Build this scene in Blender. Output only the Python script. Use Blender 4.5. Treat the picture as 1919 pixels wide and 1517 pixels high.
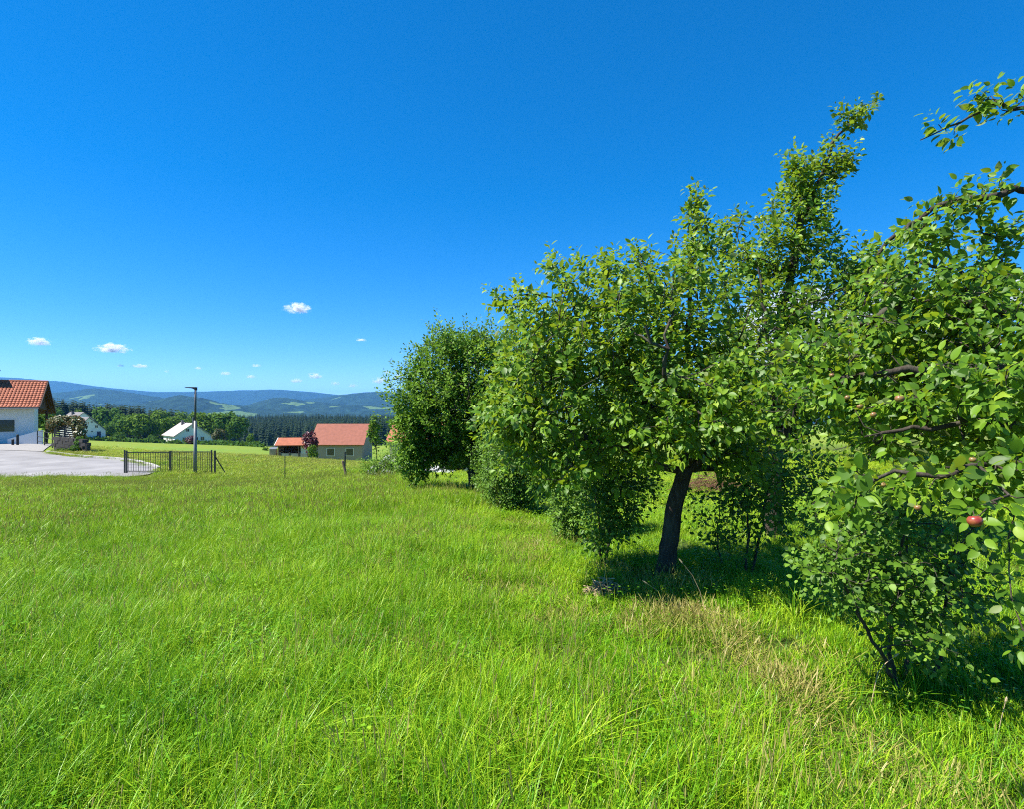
import bpy, math, random
import numpy as np
from mathutils import Vector, Matrix

for o in list(bpy.data.objects):
    bpy.data.objects.remove(o)
scene = bpy.context.scene
COL = scene.collection
R = math.radians
rng = np.random.default_rng(7)
random.seed(7)

# ------------------------------------------------------------------ camera
F, CX, CY, CAMZ = 1050.0, 959.5, 758.5, 1.6
cam_d = bpy.data.cameras.new('camera')
cam = bpy.data.objects.new('camera', cam_d)
COL.objects.link(cam)
cam.location = (0, 0, CAMZ)
cam.rotation_euler = (R(90), 0, 0)
cam_d.sensor_fit = 'HORIZONTAL'
cam_d.sensor_width = 36
cam_d.lens = 36 * F / 1919
cam_d.clip_start = 0.05
cam_d.clip_end = 90000
scene.camera = cam

# ------------------------------------------------------------------ sky, sun, exposure
SUN_EL, SUN_AZ = 54.0, -101.0          # azimuth measured from the view direction, clockwise
world = bpy.data.worlds.new('World')
scene.world = world
world.use_nodes = True
wn, wl = world.node_tree.nodes, world.node_tree.links
wn.clear()
sky = wn.new('ShaderNodeTexSky')
sky.sky_type = 'NISHITA'
sky.sun_disc = False
sky.sun_elevation = R(SUN_EL)
sky.sun_rotation = R(SUN_AZ)
sky.altitude = 600
sky.air_density = 0.6
sky.dust_density = 0.0
sky.ozone_density = 6.0
gam = wn.new('ShaderNodeGamma')
gam.inputs[1].default_value = 0.75
hsv = wn.new('ShaderNodeHueSaturation')
hsv.inputs['Saturation'].default_value = 1.50
hsv.inputs['Hue'].default_value = 0.503
bg = wn.new('ShaderNodeBackground')
bg.inputs['Strength'].default_value = 0.15
wo = wn.new('ShaderNodeOutputWorld')
wl.new(sky.outputs[0], gam.inputs[0])
wl.new(gam.outputs[0], hsv.inputs['Color'])
wl.new(hsv.outputs[0], bg.inputs[0])
wl.new(bg.outputs[0], wo.inputs[0])

sun_d = bpy.data.lights.new('sun', 'SUN')
sun_d.energy = 5.0
sun_d.angle = R(0.55)
sun_d.color = (1.0, 0.95, 0.86)
sun = bpy.data.objects.new('sun', sun_d)
COL.objects.link(sun)
SDIR = Vector((math.sin(R(SUN_AZ)) * math.cos(R(SUN_EL)), math.cos(R(SUN_AZ)) * math.cos(R(SUN_EL)), math.sin(R(SUN_EL))))
sun.rotation_euler = (-SDIR).to_track_quat('-Z', 'Y').to_euler()
sun.location = SDIR * 60

scene.view_settings.view_transform = 'Standard'
scene.view_settings.look = 'None'
scene.view_settings.gamma = 1
scene.view_settings.use_curve_mapping = False
scene.view_settings.exposure = 1.24
cy = scene.cycles
cy.max_bounces = 3
cy.diffuse_bounces = 2
cy.transmission_bounces = 3
cy.transparent_max_bounces = 6
cy.volume_bounces = 2
cy.filter_width = 1.1
cy.use_denoising = False
cy.use_adaptive_sampling = True
cy.adaptive_threshold = 0.015
cy.adaptive_min_samples = 96
cy.caustics_reflective = False
cy.caustics_refractive = False

# ------------------------------------------------------------------ helpers
def P(px, py, d):
    return np.array([(px - CX) / F * d, d, CAMZ + (CY - py) / F * d])

def PX(px, d):
    return (px - CX) / F * d

def nrm(a):
    return a / np.maximum(np.linalg.norm(a, axis=-1, keepdims=True), 1e-9)

def tag(o, label=None, cat=None, group=None, kind=None):
    if label: o['label'] = label
    if cat: o['category'] = cat
    if group: o['group'] = group
    if kind: o['kind'] = kind
    return o

def empty(name, loc, rz=0.0):
    o = bpy.data.objects.new(name, None)
    o.empty_display_size = 0.2
    COL.objects.link(o)
    o.location = loc
    o.rotation_euler = (0, 0, rz)
    return o

def link(name, me, parent=None):
    o = bpy.data.objects.new(name, me)
    COL.objects.link(o)
    if parent is not None:
        o.parent = parent
    return o

def np_mesh(name, V, faces, mats, attrs=None, smooth=False, mat_idx=None):
    """faces: list of int arrays (n,k)"""
    me = bpy.data.meshes.new(name)
    V = np.asarray(V, np.float32)
    faces = [np.asarray(f, np.int32) for f in faces if len(f)]
    me.vertices.add(len(V))
    me.vertices.foreach_set('co', V.ravel())
    tot = np.concatenate([np.full(len(f), f.shape[1], np.int32) for f in faces])
    idx = np.concatenate([f.ravel() for f in faces])
    me.loops.add(len(idx))
    me.loops.foreach_set('vertex_index', idx)
    me.polygons.add(len(tot))
    st = np.zeros(len(tot), np.int32)
    st[1:] = np.cumsum(tot)[:-1]
    me.polygons.foreach_set('loop_start', st)
    me.polygons.foreach_set('loop_total', tot)
    if smooth:
        me.polygons.foreach_set('use_smooth', np.ones(len(tot), bool))
    if mat_idx is not None:
        me.polygons.foreach_set('material_index', np.asarray(mat_idx, np.int32))
    for m in (mats if isinstance(mats, (list, tuple)) else [mats]):
        me.materials.append(m)
    for k, v in (attrs or {}).items():
        a = me.attributes.new(k, 'FLOAT', 'POINT')
        a.data.foreach_set('value', np.asarray(v, np.float32))
    me.update(calc_edges=True)
    me.validate()
    return me

class MB:
    """collects simple solids in one local frame and builds ONE mesh object"""
    def __init__(s):
        s.v, s.f = [], []
    def add(s, vs, fs):
        n = len(s.v)
        s.v += [tuple(map(float, p)) for p in vs]
        s.f += [tuple(i + n for i in f) for f in fs]
        return s
    def box(s, a, b):
        (x0, y0, z0), (x1, y1, z1) = a, b
        return s.add([(x0,y0,z0),(x1,y0,z0),(x1,y1,z0),(x0,y1,z0),(x0,y0,z1),(x1,y0,z1),(x1,y1,z1),(x0,y1,z1)],
                     [(0,3,2,1),(4,5,6,7),(0,1,5,4),(1,2,6,5),(2,3,7,6),(3,0,4,7)])
    def hexa(s, bottom, top):
        return s.add(list(bottom) + list(top), [(0,3,2,1),(4,5,6,7),(0,1,5,4),(1,2,6,5),(2,3,7,6),(3,0,4,7)])
    def prism(s, poly, axis_off):
        """poly: list of 3d points, extruded by axis_off"""
        n = len(poly)
        o = np.array(axis_off)
        return s.add(list(map(tuple, poly)) + [tuple(np.array(p) + o) for p in poly],
                     [tuple(range(n))[::-1], tuple(range(n, 2*n))] + [(i, (i+1) % n, n + (i+1) % n, n + i) for i in range(n)])
    def tube(s, pts, rad, k=8, cap=True):
        pts = [np.array(p, float) for p in pts]
        rad = rad if hasattr(rad, '__len__') else [rad] * len(pts)
        vs, fs = [], []
        for i, p in enumerate(pts):
            t = pts[min(i+1, len(pts)-1)] - pts[max(i-1, 0)]
            t = t / (np.linalg.norm(t) + 1e-9)
            ref = np.array([0.31, 0.9, 0.12]) if abs(t[2]) > .7 else np.array([0.05, 0.05, 1.0])
            e1 = np.cross(t, ref); e1 /= np.linalg.norm(e1)
            e2 = np.cross(t, e1)
            for j in range(k):
                a = 2 * math.pi * j / k
                vs.append(tuple(p + rad[i] * (math.cos(a) * e1 + math.sin(a) * e2)))
        for i in range(len(pts) - 1):
            for j in range(k):
                fs.append((i*k+j, i*k+(j+1) % k, (i+1)*k+(j+1) % k, (i+1)*k+j))
        if cap:
            fs.append(tuple(range(k))[::-1])
            fs.append(tuple(range((len(pts)-1)*k, len(pts)*k)))
        return s.add(vs, fs)
    def build(s, name, m, parent=None, bevel=0, smooth=False):
        me = bpy.data.meshes.new(name)
        me.from_pydata(s.v, [], s.f)
        me.materials.append(m)
        me.validate(); me.update()
        if smooth:
            for p in me.polygons: p.use_smooth = True
        o = link(name, me, parent)
        if bevel:
            b = o.modifiers.new('bevel', 'BEVEL'); b.width = bevel; b.segments = 2; b.limit_method = 'ANGLE'
        return o

# ------------------------------------------------------------------ materials
class NT:
    def __init__(s, name):
        s.m = bpy.data.materials.new(name)
        s.m.use_nodes = True
        s.n, s.l = s.m.node_tree.nodes, s.m.node_tree.links
        s.n.clear()
        s.out = s.n.new('ShaderNodeOutputMaterial')
    def N(s, t, **kw):
        nd = s.n.new('ShaderNode' + t)
        for k, v in kw.items():
            if hasattr(nd, k) and k not in ('inputs',):
                setattr(nd, k, v)
        return nd
    def set(s, sock, v):
        if hasattr(v, 'is_linked') or isinstance(v, bpy.types.NodeSocket):
            s.l.new(v, sock)
        else:
            if isinstance(v, (tuple, list)) and len(v) == 3 and sock.type == 'RGBA':
                v = (*v, 1)
            sock.default_value = v
    def noise(s, vec, scale, detail=3, rough=.55, out=0):
        nd = s.N('TexNoise')
        if vec is not None: s.l.new(vec, nd.inputs['Vector'])
        nd.inputs['Scale'].default_value = scale
        nd.inputs['Detail'].default_value = detail
        nd.inputs['Roughness'].default_value = rough
        return nd.outputs[out]
    def ramp(s, fac, stops):
        nd = s.N('ValToRGB')
        cr = nd.color_ramp
        while len(cr.elements) < len(stops): cr.elements.new(.5)
        for e, (p, c) in zip(cr.elements, stops):
            e.position = p
            e.color = (*c, 1) if len(c) == 3 else c
        s.set(nd.inputs[0], fac)
        return nd.outputs[0]
    def mix(s, fac, a, b, mode='MIX'):
        nd = s.N('Mix', data_type='RGBA', blend_type=mode)
        s.set(nd.inputs[0], fac); s.set(nd.inputs[6], a); s.set(nd.inputs[7], b)
        return nd.outputs[2]
    def math(s, op, a, b=None, clamp=False):
        nd = s.N('Math', operation=op, use_clamp=clamp)
        s.set(nd.inputs[0], a)
        if b is not None: s.set(nd.inputs[1], b)
        return nd.outputs[0]
    def maprange(s, v, a, b, c=0, d=1):
        nd = s.N('MapRange')
        s.set(nd.inputs[0], v)
        for i, q in enumerate((a, b, c, d)): nd.inputs[i+1].default_value = q
        return nd.outputs[0]
    def attr(s, name):
        nd = s.N('Attribute'); nd.attribute_name = name
        return nd.outputs['Fac']
    def pos(s):
        return s.N('NewGeometry').outputs['Position']
    def obj(s):
        return s.N('TexCoord').outputs['Object']
    def bump(s, h, strength=.3, dist=.02):
        nd = s.N('Bump')
        nd.inputs['Strength'].default_value = strength
        nd.inputs['Distance'].default_value = dist
        s.set(nd.inputs['Height'], h)
        return nd.outputs[0]
    def bsdf(s, color, rough=.7, spec=.3, normal=None, metal=0):
        b = s.N('BsdfPrincipled')
        s.set(b.inputs['Base Color'], color)
        s.set(b.inputs['Roughness'], rough)
        b.inputs['Specular IOR Level'].default_value = spec
        b.inputs['Metallic'].default_value = metal
        if normal is not None: s.l.new(normal, b.inputs['Normal'])
        return b.outputs[0]
    def done(s, sh):
        s.l.new(sh, s.out.inputs['Surface'])
        return s.m

def leaf_mat(name, stops, under, trans=.32, tcol=(.20, .36, .02), rough=.42, spec=.35):
    t = NT(name)
    c = t.ramp(t.attr('rnd'), stops)
    back = t.N('NewGeometry').outputs['Backfacing']
    c2 = t.mix(back, c, under)
    b = t.bsdf(c2, rough, spec)
    tr = t.N('BsdfTranslucent')
    t.set(tr.inputs[0], t.mix(.6, c, tcol))
    mx = t.N('MixShader')
    mx.inputs[0].default_value = trans
    t.l.new(b, mx.inputs[1]); t.l.new(tr.outputs[0], mx.inputs[2])
    return t.done(mx.outputs[0])

APPLE = leaf_mat('apple_leaf', [(0, (.030, .080, .008)), (.38, (.085, .190, .012)), (.72, (.175, .310, .018)), (1, (.33, .44, .04))], (.17, .22, .075), trans=.40, tcol=(.38, .50, .015), rough=.45, spec=.28)
PLUM = leaf_mat('plum_leaf', [(0, (.060, .130, .010)), (.5, (.130, .260, .018)), (1, (.25, .40, .03))], (.11, .18, .04), spec=.2, rough=.55)
PRIVET = leaf_mat('shrub_leaf', [(0, (.045, .105, .012)), (.5, (.105, .215, .018)), (1, (.20, .34, .03))], (.08, .14, .05), rough=.5, spec=.25)
BROAD = leaf_mat('broadleaf_clump', [(0, (.030, .075, .014)), (.5, (.055, .125, .018)), (1, (.10, .19, .022))], (.045, .09, .025), trans=.2, rough=.8, spec=.08)
BROADY = leaf_mat('yellow_green_clump', [(0, (.045, .095, .012)), (.5, (.090, .17, .018)), (1, (.16, .24, .025))], (.07, .12, .025), trans=.2, rough=.8, spec=.08)
CONIF = leaf_mat('conifer_needles', [(0, (.010, .026, .012)), (.5, (.018, .042, .017)), (1, (.032, .062, .022))], (.016, .034, .014), trans=.08, rough=.7, spec=.1)
MAPLE = leaf_mat('red_maple_leaf', [(0, (.035, .006, .010)), (.5, (.07, .010, .016)), (1, (.13, .02, .024))], (.06, .012, .016), trans=.2, tcol=(.2, .02, .02))
FLOWER = leaf_mat('ochre_blossom', [(0, (.020, .050, .010)), (.45, (.045, .080, .014)), (.75, (.11, .085, .02)), (1, (.26, .16, .035))], (.15, .10, .03), trans=.15, tcol=(.4, .25, .05))

def simple(name, col, rough=.7, spec=.3, var=.18, scale=6, bump=.0, metal=0):
    t = NT(name)
    o = t.obj()
    n = t.noise(o, scale, 5, .6)
    n2 = t.noise(o, scale * 7, 3, .6)
    f = t.maprange(t.math('ADD', t.math('MULTIPLY', n, .65), t.math('MULTIPLY', n2, .35)), .3, .7)
    lo = tuple(c * (1 - var) for c in col); hi = tuple(min(1, c * (1 + var)) for c in col)
    c = t.mix(f, lo, hi)
    nm = t.bump(n2, bump, .02) if bump else None
    return t.done(t.bsdf(c, rough, spec, nm, metal))

BARK = None
t = NT('bark')
o_ = t.pos()
mp = t.N('Mapping'); mp.inputs['Scale'].default_value = (1, 1, .28); t.l.new(o_, mp.inputs[0])
n1 = t.noise(mp.outputs[0], 38, 5, .65); n2 = t.noise(o_, 5, 3)
c = t.ramp(n1, [(.25, (.018, .014, .011)), (.55, (.060, .048, .038)), (.8, (.13, .115, .095))])
c = t.mix(t.maprange(n2, .45, .75, 0, .45), c, (.10, .12, .075))
BARK = t.done(t.bsdf(c, .9, .15, t.bump(n1, .8, .012)))
TWIG = simple('twig_bark', (.085, .065, .05), .8, .2, .35, 9)
WHITEW = simple('white_render', (.70, .70, .68), .85, .2, .05, .5)
CREAM = simple('cream_render', (.30, .27, .23), .85, .2, .08, .6, .1)
DARKWOOD = simple('dark_stained_wood', (.075, .036, .022), .7, .25, .3, 3)
OLDWOOD = simple('weathered_wood', (.17, .12, .085), .8, .2, .35, 5, .3)
REDTILE = simple('red_clay_tile', (.32, .105, .055), .75, .25, .3, 2.3, .2)
BROWNTILE = simple('brown_red_tile', (.24, .085, .055), .75, .25, .25, 2.3, .2)
GREYROOF = simple('grey_fibre_roof', (.36, .31, .29), .7, .3, .1, .8)
SLATE = simple('slate_roof', (.13, .12, .12), .7, .3, .15, .8)
DARKMETAL = simple('anthracite_metal', (.014, .017, .017), .65, .3, .2, 4)
GALV = simple('galvanised_steel', (.15, .165, .175), .5, .4, .14, 3, 0, .2)
PANE = simple('window_glass', (.03, .035, .045), .08, .6, .1, 2)
CONCRETE = simple('concrete', (.40, .385, .36), .9, .2, .14, 1.5, .2)
DARKSTONE = simple('dark_stone', (.05, .046, .044), .9, .2, .3, 2.5, .4)
PALESTONE = simple('pale_granite', (.46, .455, .45), .9, .2, .2, 3, .4)
DOORWOOD = simple('ochre_door_wood', (.28, .15, .035), .6, .3, .2, 2)
BLUEDOOR = simple('dark_blue_paint', (.02, .02, .06), .5, .4, .2, 3)

# ------------------------------------------------------------------ terrain height
_c = [(0, .5, 0), (-3, 3, 0), (3, 3, 0), (1.43, 5.2, -.03), (2.1, 3.2, 0), (-6, 6, -.10), (6, 6, -.02), (0, 8, -.16), (10, 12, -.25),
      (-8, 2, .05), (8, 2, 0), (-7, 12, -.5), (-14, 18, -1.15)]
def _cp(px, py, d, dz=0):
    p = P(px, py, d); _c.append((p[0], p[1], p[2] + dz))
for a in [(885, 919, 12.5), (985, 964, 9.6), (720, 900, 18), (0, 909, 25), (230, 909, 25.5), (400, 907, 26), (560, 904, 25), (680, 902, 22),
          (-120, 884, 30), (0, 884.5, 30), (150, 884.5, 30), (300, 885, 30), (0, 833, 50), (95, 834, 48), (-120, 833, 50), (233, 865, 36), (60, 862, 37),
          (420, 873, 36), (420, 852, 80), (300, 851, 60), (200, 849, 60), (160, 827, 150), (330, 834.5, 190), (470, 838, 190), (510, 847, 110),
          (560, 861, 80), (640, 893, 25.5), (650, 869, 60), (650, 863, 100), (745, 863, 100), (800, 885, 40), (1000, 880, 40), (1300, 850, 30),
          (1900, 832, 30), (1600, 816, 100), (0, 828, 100), (110, 806, 300), (300, 833, 300), (600, 848, 300), (350, 832, 450), (600, 835, 450),
          (110, 802, 450), (600, 798, 900), (350, 797, 900), (110, 790, 900), (1000, 825, 300), (1600, 812, 300), (1600, 796, 900), (1000, 798, 900),
          (-120, 815, 200), (-120, 795, 900)]:
    _cp(*a)
_c = np.array(_c)
def _uv(x, y):
    az = np.arctan2(x, y)
    lim = R(58)
    s = np.sign(az); a = np.abs(az)
    az = np.where(a > lim, s * lim * (math.pi - a) / (math.pi - lim), az)
    r = np.hypot(x, y)
    return np.stack([az * 2.2, np.log(np.minimum(r, 1400) + 4)], -1), r
def _phi(d):
    return np.where(d > 1e-9, d * d * np.log(np.maximum(d, 1e-9)), 0)
_u, _r = _uv(_c[:, 0], _c[:, 1])
_w = _c[:, 2] / (_r + 10)
_n = len(_u)
_K = _phi(np.linalg.norm(_u[:, None] - _u[None], axis=-1)) + 4e-3 * np.eye(_n)
_Pm = np.hstack([np.ones((_n, 1)), _u])
_A = np.block([[_K, _Pm], [_Pm.T, np.zeros((3, 3))]])
_sol = np.linalg.solve(_A, np.concatenate([_w, np.zeros(3)]))
def H(x, y):
    x = np.atleast_1d(np.asarray(x, float)); y = np.atleast_1d(np.asarray(y, float))
    out = np.empty(len(x))
    for i in range(0, len(x), 20000):
        u, r = _uv(x[i:i+20000], y[i:i+20000])
        k = _phi(np.linalg.norm(u[:, None] - _u[None], axis=-1))
        w = k @ _sol[:_n] + _sol[_n] + u @ _sol[_n+1:]
        z = w * (np.minimum(r, 1400) + 10)
        f = np.clip((r - 950) / 1300, 0, 1); f = f * f * (3 - 2 * f)
        z = z * (1 - f) + (-120) * f
        xx, yy = x[i:i+20000], y[i:i+20000]
        z = z + .035 * np.sin(xx * 1.3 + .6 * yy) * np.sin(yy * 1.1 - .4 * xx) * np.clip(1.5 - r / 40, 0, 1)
        out[i:i+20000] = z
    return out
def H1(x, y):
    return float(H(x, y)[0])
def G(px, d):
    """point of the ground seen in column px at depth d"""
    x = PX(px, d)
    return np.array([x, d, H1(x, d)])

# row of trees and shrubs: x of the row at depth y
_ry = np.array([0, 2.5, 3.2, 5.2, 5.7, 7.3, 9.6, 12.5, 18, 26, 40])
_rx = np.array([3.1, 2.55, 2.15, 1.43, .95, .72, .23, -.88, -4.1, -7.5, -12])
def row_x(y):
    return np.interp(y, _ry, _rx)

# ------------------------------------------------------------------ ground sheet
def ground_mat():
    t = NT('ground_cover')
    p = t.pos()
    n1 = t.noise(p, .9, 5, .6); n2 = t.noise(p, 9, 4, .65); n3 = t.noise(p, .035, 3, .5)
    near = t.ramp(n2, [(.3, (.022, .036, .008)), (.6, (.060, .085, .014)), (.85, (.12, .115, .04))])
    mead = t.ramp(n1, [(.3, (.110, .180, .018)), (.55, (.170, .225, .026)), (.8, (.27, .24, .05))])
    mead = t.mix(t.maprange(n3, .45, .7, 0, .7), mead, (.12, .215, .03))
    far = t.ramp(t.noise(p, .004, 5, .6), [(.40, (.018, .045, .018)), (.52, (.022, .055, .02)), (.56, (.11, .20, .05)), (.75, (.17, .24, .07))])
    ln = t.N('VectorMath', operation='LENGTH'); t.l.new(p, ln.inputs[0])
    d = ln.outputs['Value']
    c = t.mix(t.maprange(d, 28, 42), near, mead)
    c = t.mix(t.maprange(d, 700, 1300), c, far)
    return t.done(t.bsdf(c, .95, .1, t.bump(n2, .5, .05)))
GROUND = ground_mat()
az = np.concatenate([np.linspace(-180, -60, 30)[:-1], np.linspace(-60, 60, 220), np.linspace(60, 180, 30)[1:]])
az = np.radians(az)
rr = np.concatenate([[0.02], np.geomspace(.5, 14000, 190)])
A_, R_ = np.meshgrid(az, rr, indexing='xy')
gx, gy = R_ * np.sin(A_), R_ * np.cos(A_)
gz = H(gx.ravel(), gy.ravel()).reshape(gx.shape)
gz += np.where(R_ > 1500, 14 * np.sin(gx * .0021) * np.cos(gy * .0017), 0) * np.clip((R_ - 1500) / 1500, 0, 1)
V = np.stack([gx, gy, gz], -1).reshape(-1, 3)
na, nr = len(az), len(rr)
i = np.arange(nr - 1)[:, None] * na + np.arange(na - 1)[None]
Fq = np.stack([i, i + na, i + na + 1, i + 1], -1).reshape(-1, 4)[:, ::-1]
ground = link('ground', np_mesh('ground', V, [Fq], GROUND, smooth=True))
tag(ground, 'grassy hillside falling away to a wooded valley', kind='structure')

# ------------------------------------------------------------------ road and forecourt
def strip(name, near, far, m, lift, nseg=60, nx=8):
    def res(pl):
        pl = np.array([[PX(px, d), d] for px, d in pl]); s = np.r_[0, np.cumsum(np.linalg.norm(np.diff(pl, axis=0), axis=1))]
        q = np.linspace(0, s[-1], nseg)
        return np.stack([np.interp(q, s, pl[:, 0]), np.interp(q, s, pl[:, 1])], -1)
    a, b = res(near), res(far)
    tt = np.linspace(0, 1, nx)[None, :, None]
    g = (a[:, None] * (1 - tt) + b[:, None] * tt).reshape(-1, 2)
    z = H(g[:, 0], g[:, 1]) + lift
    V = np.column_stack([g, z])
    i = np.arange(nseg - 1)[:, None] * nx + np.arange(nx - 1)[None]
    return link(name, np_mesh(name, V, [np.stack([i, i + nx, i + nx + 1, i + 1], -1).reshape(-1, 4)], m, smooth=True)), b
t = NT('pale_asphalt')
p = t.pos(); n1 = t.noise(p, .5, 5, .6); n2 = t.noise(p, 30, 3, .6)
c = t.ramp(t.math('ADD', t.math('MULTIPLY', n1, .6), t.math('MULTIPLY', n2, .4)), [(.3, (.15, .145, .145)), (.55, (.245, .238, .238)), (.7, (.33, .32, .31))])
c = t.mix(t.maprange(t.noise(p, 1.7, 6, .7), .56, .72, 0, .45), c, (.13, .125, .115))
ASPH = t.done(t.bsdf(c, .9, .2, t.bump(n2, .4, .02)))
far_edge = [(-160, 41), (0, 41), (82, 41), (120, 39.6), (160, 38.2), (200, 37.2), (233, 36.2), (262, 34.6), (285, 32.8), (300, 30.6)]
road, fe = strip('road', [(-160, 27.0), (0, 27.2), (150, 27.6), (240, 28), (275, 28.6), (297, 30)], far_edge, ASPH, .05)
tag(road, 'pale grey asphalt lane curving away at its end', kind='structure')
t = NT('concrete_pavers')
p = t.pos(); br = t.N('TexBrick'); t.l.new(p, br.inputs[0])
br.inputs['Scale'].default_value = 4; br.inputs['Color1'].default_value = (.31, .295, .28, 1); br.inputs['Color2'].default_value = (.25, .24, .23, 1)
br.inputs['Mortar'].default_value = (.17, .165, .155, 1); br.inputs['Mortar Size'].default_value = .018
c = t.mix(t.maprange(t.noise(p, .8, 4), .35, .7, 0, .35), br.outputs[0], (.26, .25, .235))
PAVER = t.done(t.bsdf(c, .9, .2))
fore, _ = strip('forecourt', [(-160, 41.15), (0, 41.15), (60, 41.15), (80, 41.2)], [(-160, 56), (0, 56), (60, 54), (104, 50)], PAVER, .055, 30, 10)
tag(fore, 'paved forecourt in front of the tiled house', kind='structure')
kerb = empty('kerb', (0, 0, 0)); tag(kerb, 'low pale kerb along the lane beside the green field', kind='structure')
for k in range(10, 58):
    a, b = fe[k], fe[k+1]
    if PX(83, a[1]) > a[0]: continue
    dd = b - a; L = np.linalg.norm(dd); dd = dd / L; nn = np.array([-dd[1], dd[0]]) * .07
    z = H1(*a) + .0
    mb = MB().hexa([(*(a + nn + dd*.01), z), (*(b + nn - dd*.01), z), (*(b - nn - dd*.01), z), (*(a - nn + dd*.01), z)],
                   [(*(a + nn + dd*.01), z + .16), (*(b + nn - dd*.01), z + .16), (*(b - nn - dd*.01), z + .16), (*(a - nn + dd*.01), z + .16)])
    mb.build('kerbstone', CONCRETE, kerb)

# ------------------------------------------------------------------ hills
def vnoise(x, y, seed):
    r2 = np.random.default_rng(seed)
    T = r2.random((128, 128))
    xi, yi = np.floor(x).astype(int), np.floor(y).astype(int)
    fx, fy = x - xi, y - yi
    fx, fy = fx*fx*(3-2*fx), fy*fy*(3-2*fy)
    g = lambda a, b: T[a % 128, b % 128]
    return (g(xi, yi)*(1-fx) + g(xi+1, yi)*fx)*(1-fy) + (g(xi, yi+1)*(1-fx) + g(xi+1, yi+1)*fx)*fy
def fbm(x, y, seed, o=4):
    return sum(vnoise(x * 2**k, y * 2**k, seed + k) * .5**k for k in range(o)) / (2 - .5**(o-1))

def hill_mat(name, thr, patch_scale, forest, field):
    t = NT(name)
    p = t.pos()
    n = t.noise(p, patch_scale, 3, .5); n2 = t.noise(p, .02, 4, .6); n3 = t.noise(p, .004, 4, .6)
    fo = t.mix(t.maprange(n2, .35, .65), tuple(c * .6 for c in forest), tuple(c * 1.35 for c in forest))
    fi = t.mix(n3, tuple(c * .8 for c in field), tuple(c * 1.25 for c in field))
    m = t.maprange(t.math('ADD', n, t.math('MULTIPLY', t.math('SUBTRACT', n2, .5), .05)), thr, thr + .012)
    c = t.mix(m, fo, fi)
    return t.done(t.bsdf(c, .95, .05, t.bump(n2, .8, 18)))
def hill(name, label, prof, d, depth, base, m, amp, seed, px0, px1):
    pxs = np.linspace(px0, px1, 200)
    prof = np.array(prof, float)
    crest = np.interp(pxs, prof[:, 0], prof[:, 1])
    k = np.ones(9) / 9
    crest = np.convolve(np.pad(crest, 4, mode='edge'), k, 'valid')
    zc = CAMZ + (CY - crest) / F * d
    s = np.linspace(-1, 1, 60)
    shape = np.where(s < 0, .5 + .5 * np.cos(np.pi * np.abs(s)) , np.clip(1 - s, 0, 1) ** .8)
    dist = d + s * depth
    X = ((pxs - CX) / F)[None] * dist[:, None]
    Y = np.repeat(dist[:, None], len(pxs), 1)
    Z = base + (zc[None] - base) * shape[:, None]
    nz = fbm(X / (depth * .22), Y / (depth * .22), seed, 5) - .5
    Z = Z + nz * amp * (1 - .8 * np.exp(-(s / .12) ** 2))[:, None]
    Z += (fbm(X / 40, Y / 40, seed + 9, 3) - .5) * 12
    nx = len(pxs)
    i = np.arange(len(s) - 1)[:, None] * nx + np.arange(nx - 1)[None]
    o = link(name, np_mesh(name, np.stack([X, Y, Z], -1).reshape(-1, 3), [np.stack([i, i+1, i+nx+1, i+nx], -1).reshape(-1, 4)], m, smooth=True))
    return tag(o, label, kind='structure')
FST, FLD = (.016, .034, .024), (.085, .14, .05)
HM_far = hill_mat('far_hill_cover', .70, .0016, FST, FLD)
HM_mid = hill_mat('mid_hill_cover', .64, .0050, FST, FLD)
HM_mid2 = hill_mat('mixed_hill_cover', .585, .0060, FST, FLD)
HM_dark = hill_mat('wooded_hill_cover', .70, .0032, FST, FLD)
hill('hills', 'pale blue long ridge at the far left of the horizon', [(-400, 706), (0, 706), (80, 712), (130, 716), (180, 724), (240, 730), (300, 735), (400, 745), (900, 752)], 7600, 1300, -110, HM_far, 60, 1, -500, 900)
hill('hills', 'blue rounded mountain ridge in the middle of the horizon', [(-400, 740), (240, 738), (290, 734), (330, 731), (352, 735), (400, 735), (460, 730), (500, 732), (530, 728), (570, 733), (620, 738), (660, 743), (760, 752), (2400, 744)], 7700, 1600, -120, HM_far, 90, 2, -500, 2400)
hill('hills', 'dark blue wooded hill standing behind the plum tree', [(300, 775), (480, 764), (560, 752), (620, 742), (660, 737), (700, 732), (735, 733), (800, 738), (1000, 742), (2400, 748)], 5200, 1300, -125, HM_dark, 60, 3, 250, 2400)
hill('hills', 'blue green wooded hill with pale meadows above the pines', [(-400, 735), (60, 740), (130, 735), (165, 727), (195, 728), (240, 735), (300, 746), (360, 752), (430, 762), (520, 775)], 4300, 1100, -125, HM_mid, 50, 4, -500, 560)
hill('hills', 'low wooded hill with a light green field', [(360, 772), (440, 768), (480, 754), (515, 744), (545, 747), (580, 753), (640, 757), (720, 762), (800, 770)], 3700, 800, -125, HM_mid, 40, 5, 330, 820)
hill('hills', 'green meadow slope in the middle distance dotted with copses', [(250, 760), (300, 748), (330, 741), (370, 745), (420, 755), (470, 764), (560, 772)], 3000, 620, -118, HM_mid2, 30, 6, 200, 600)

# ------------------------------------------------------------------ trees: skeleton, tubes, leaves
def resample(pl, step):
    pl = np.array(pl, float)
    s = np.r_[0, np.cumsum(np.linalg.norm(np.diff(pl, axis=0), axis=1))]
    n = max(2, int(s[-1] / step) + 1)
    q = np.linspace(0, s[-1], n)
    out = np.stack([np.interp(q, s, pl[:, k]) for k in range(3)], -1)
    for _ in range(2):
        if len(out) > 4:
            out[1:-1] = (out[:-2] + 2 * out[1:-1] + out[2:]) / 4
    return out

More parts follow.
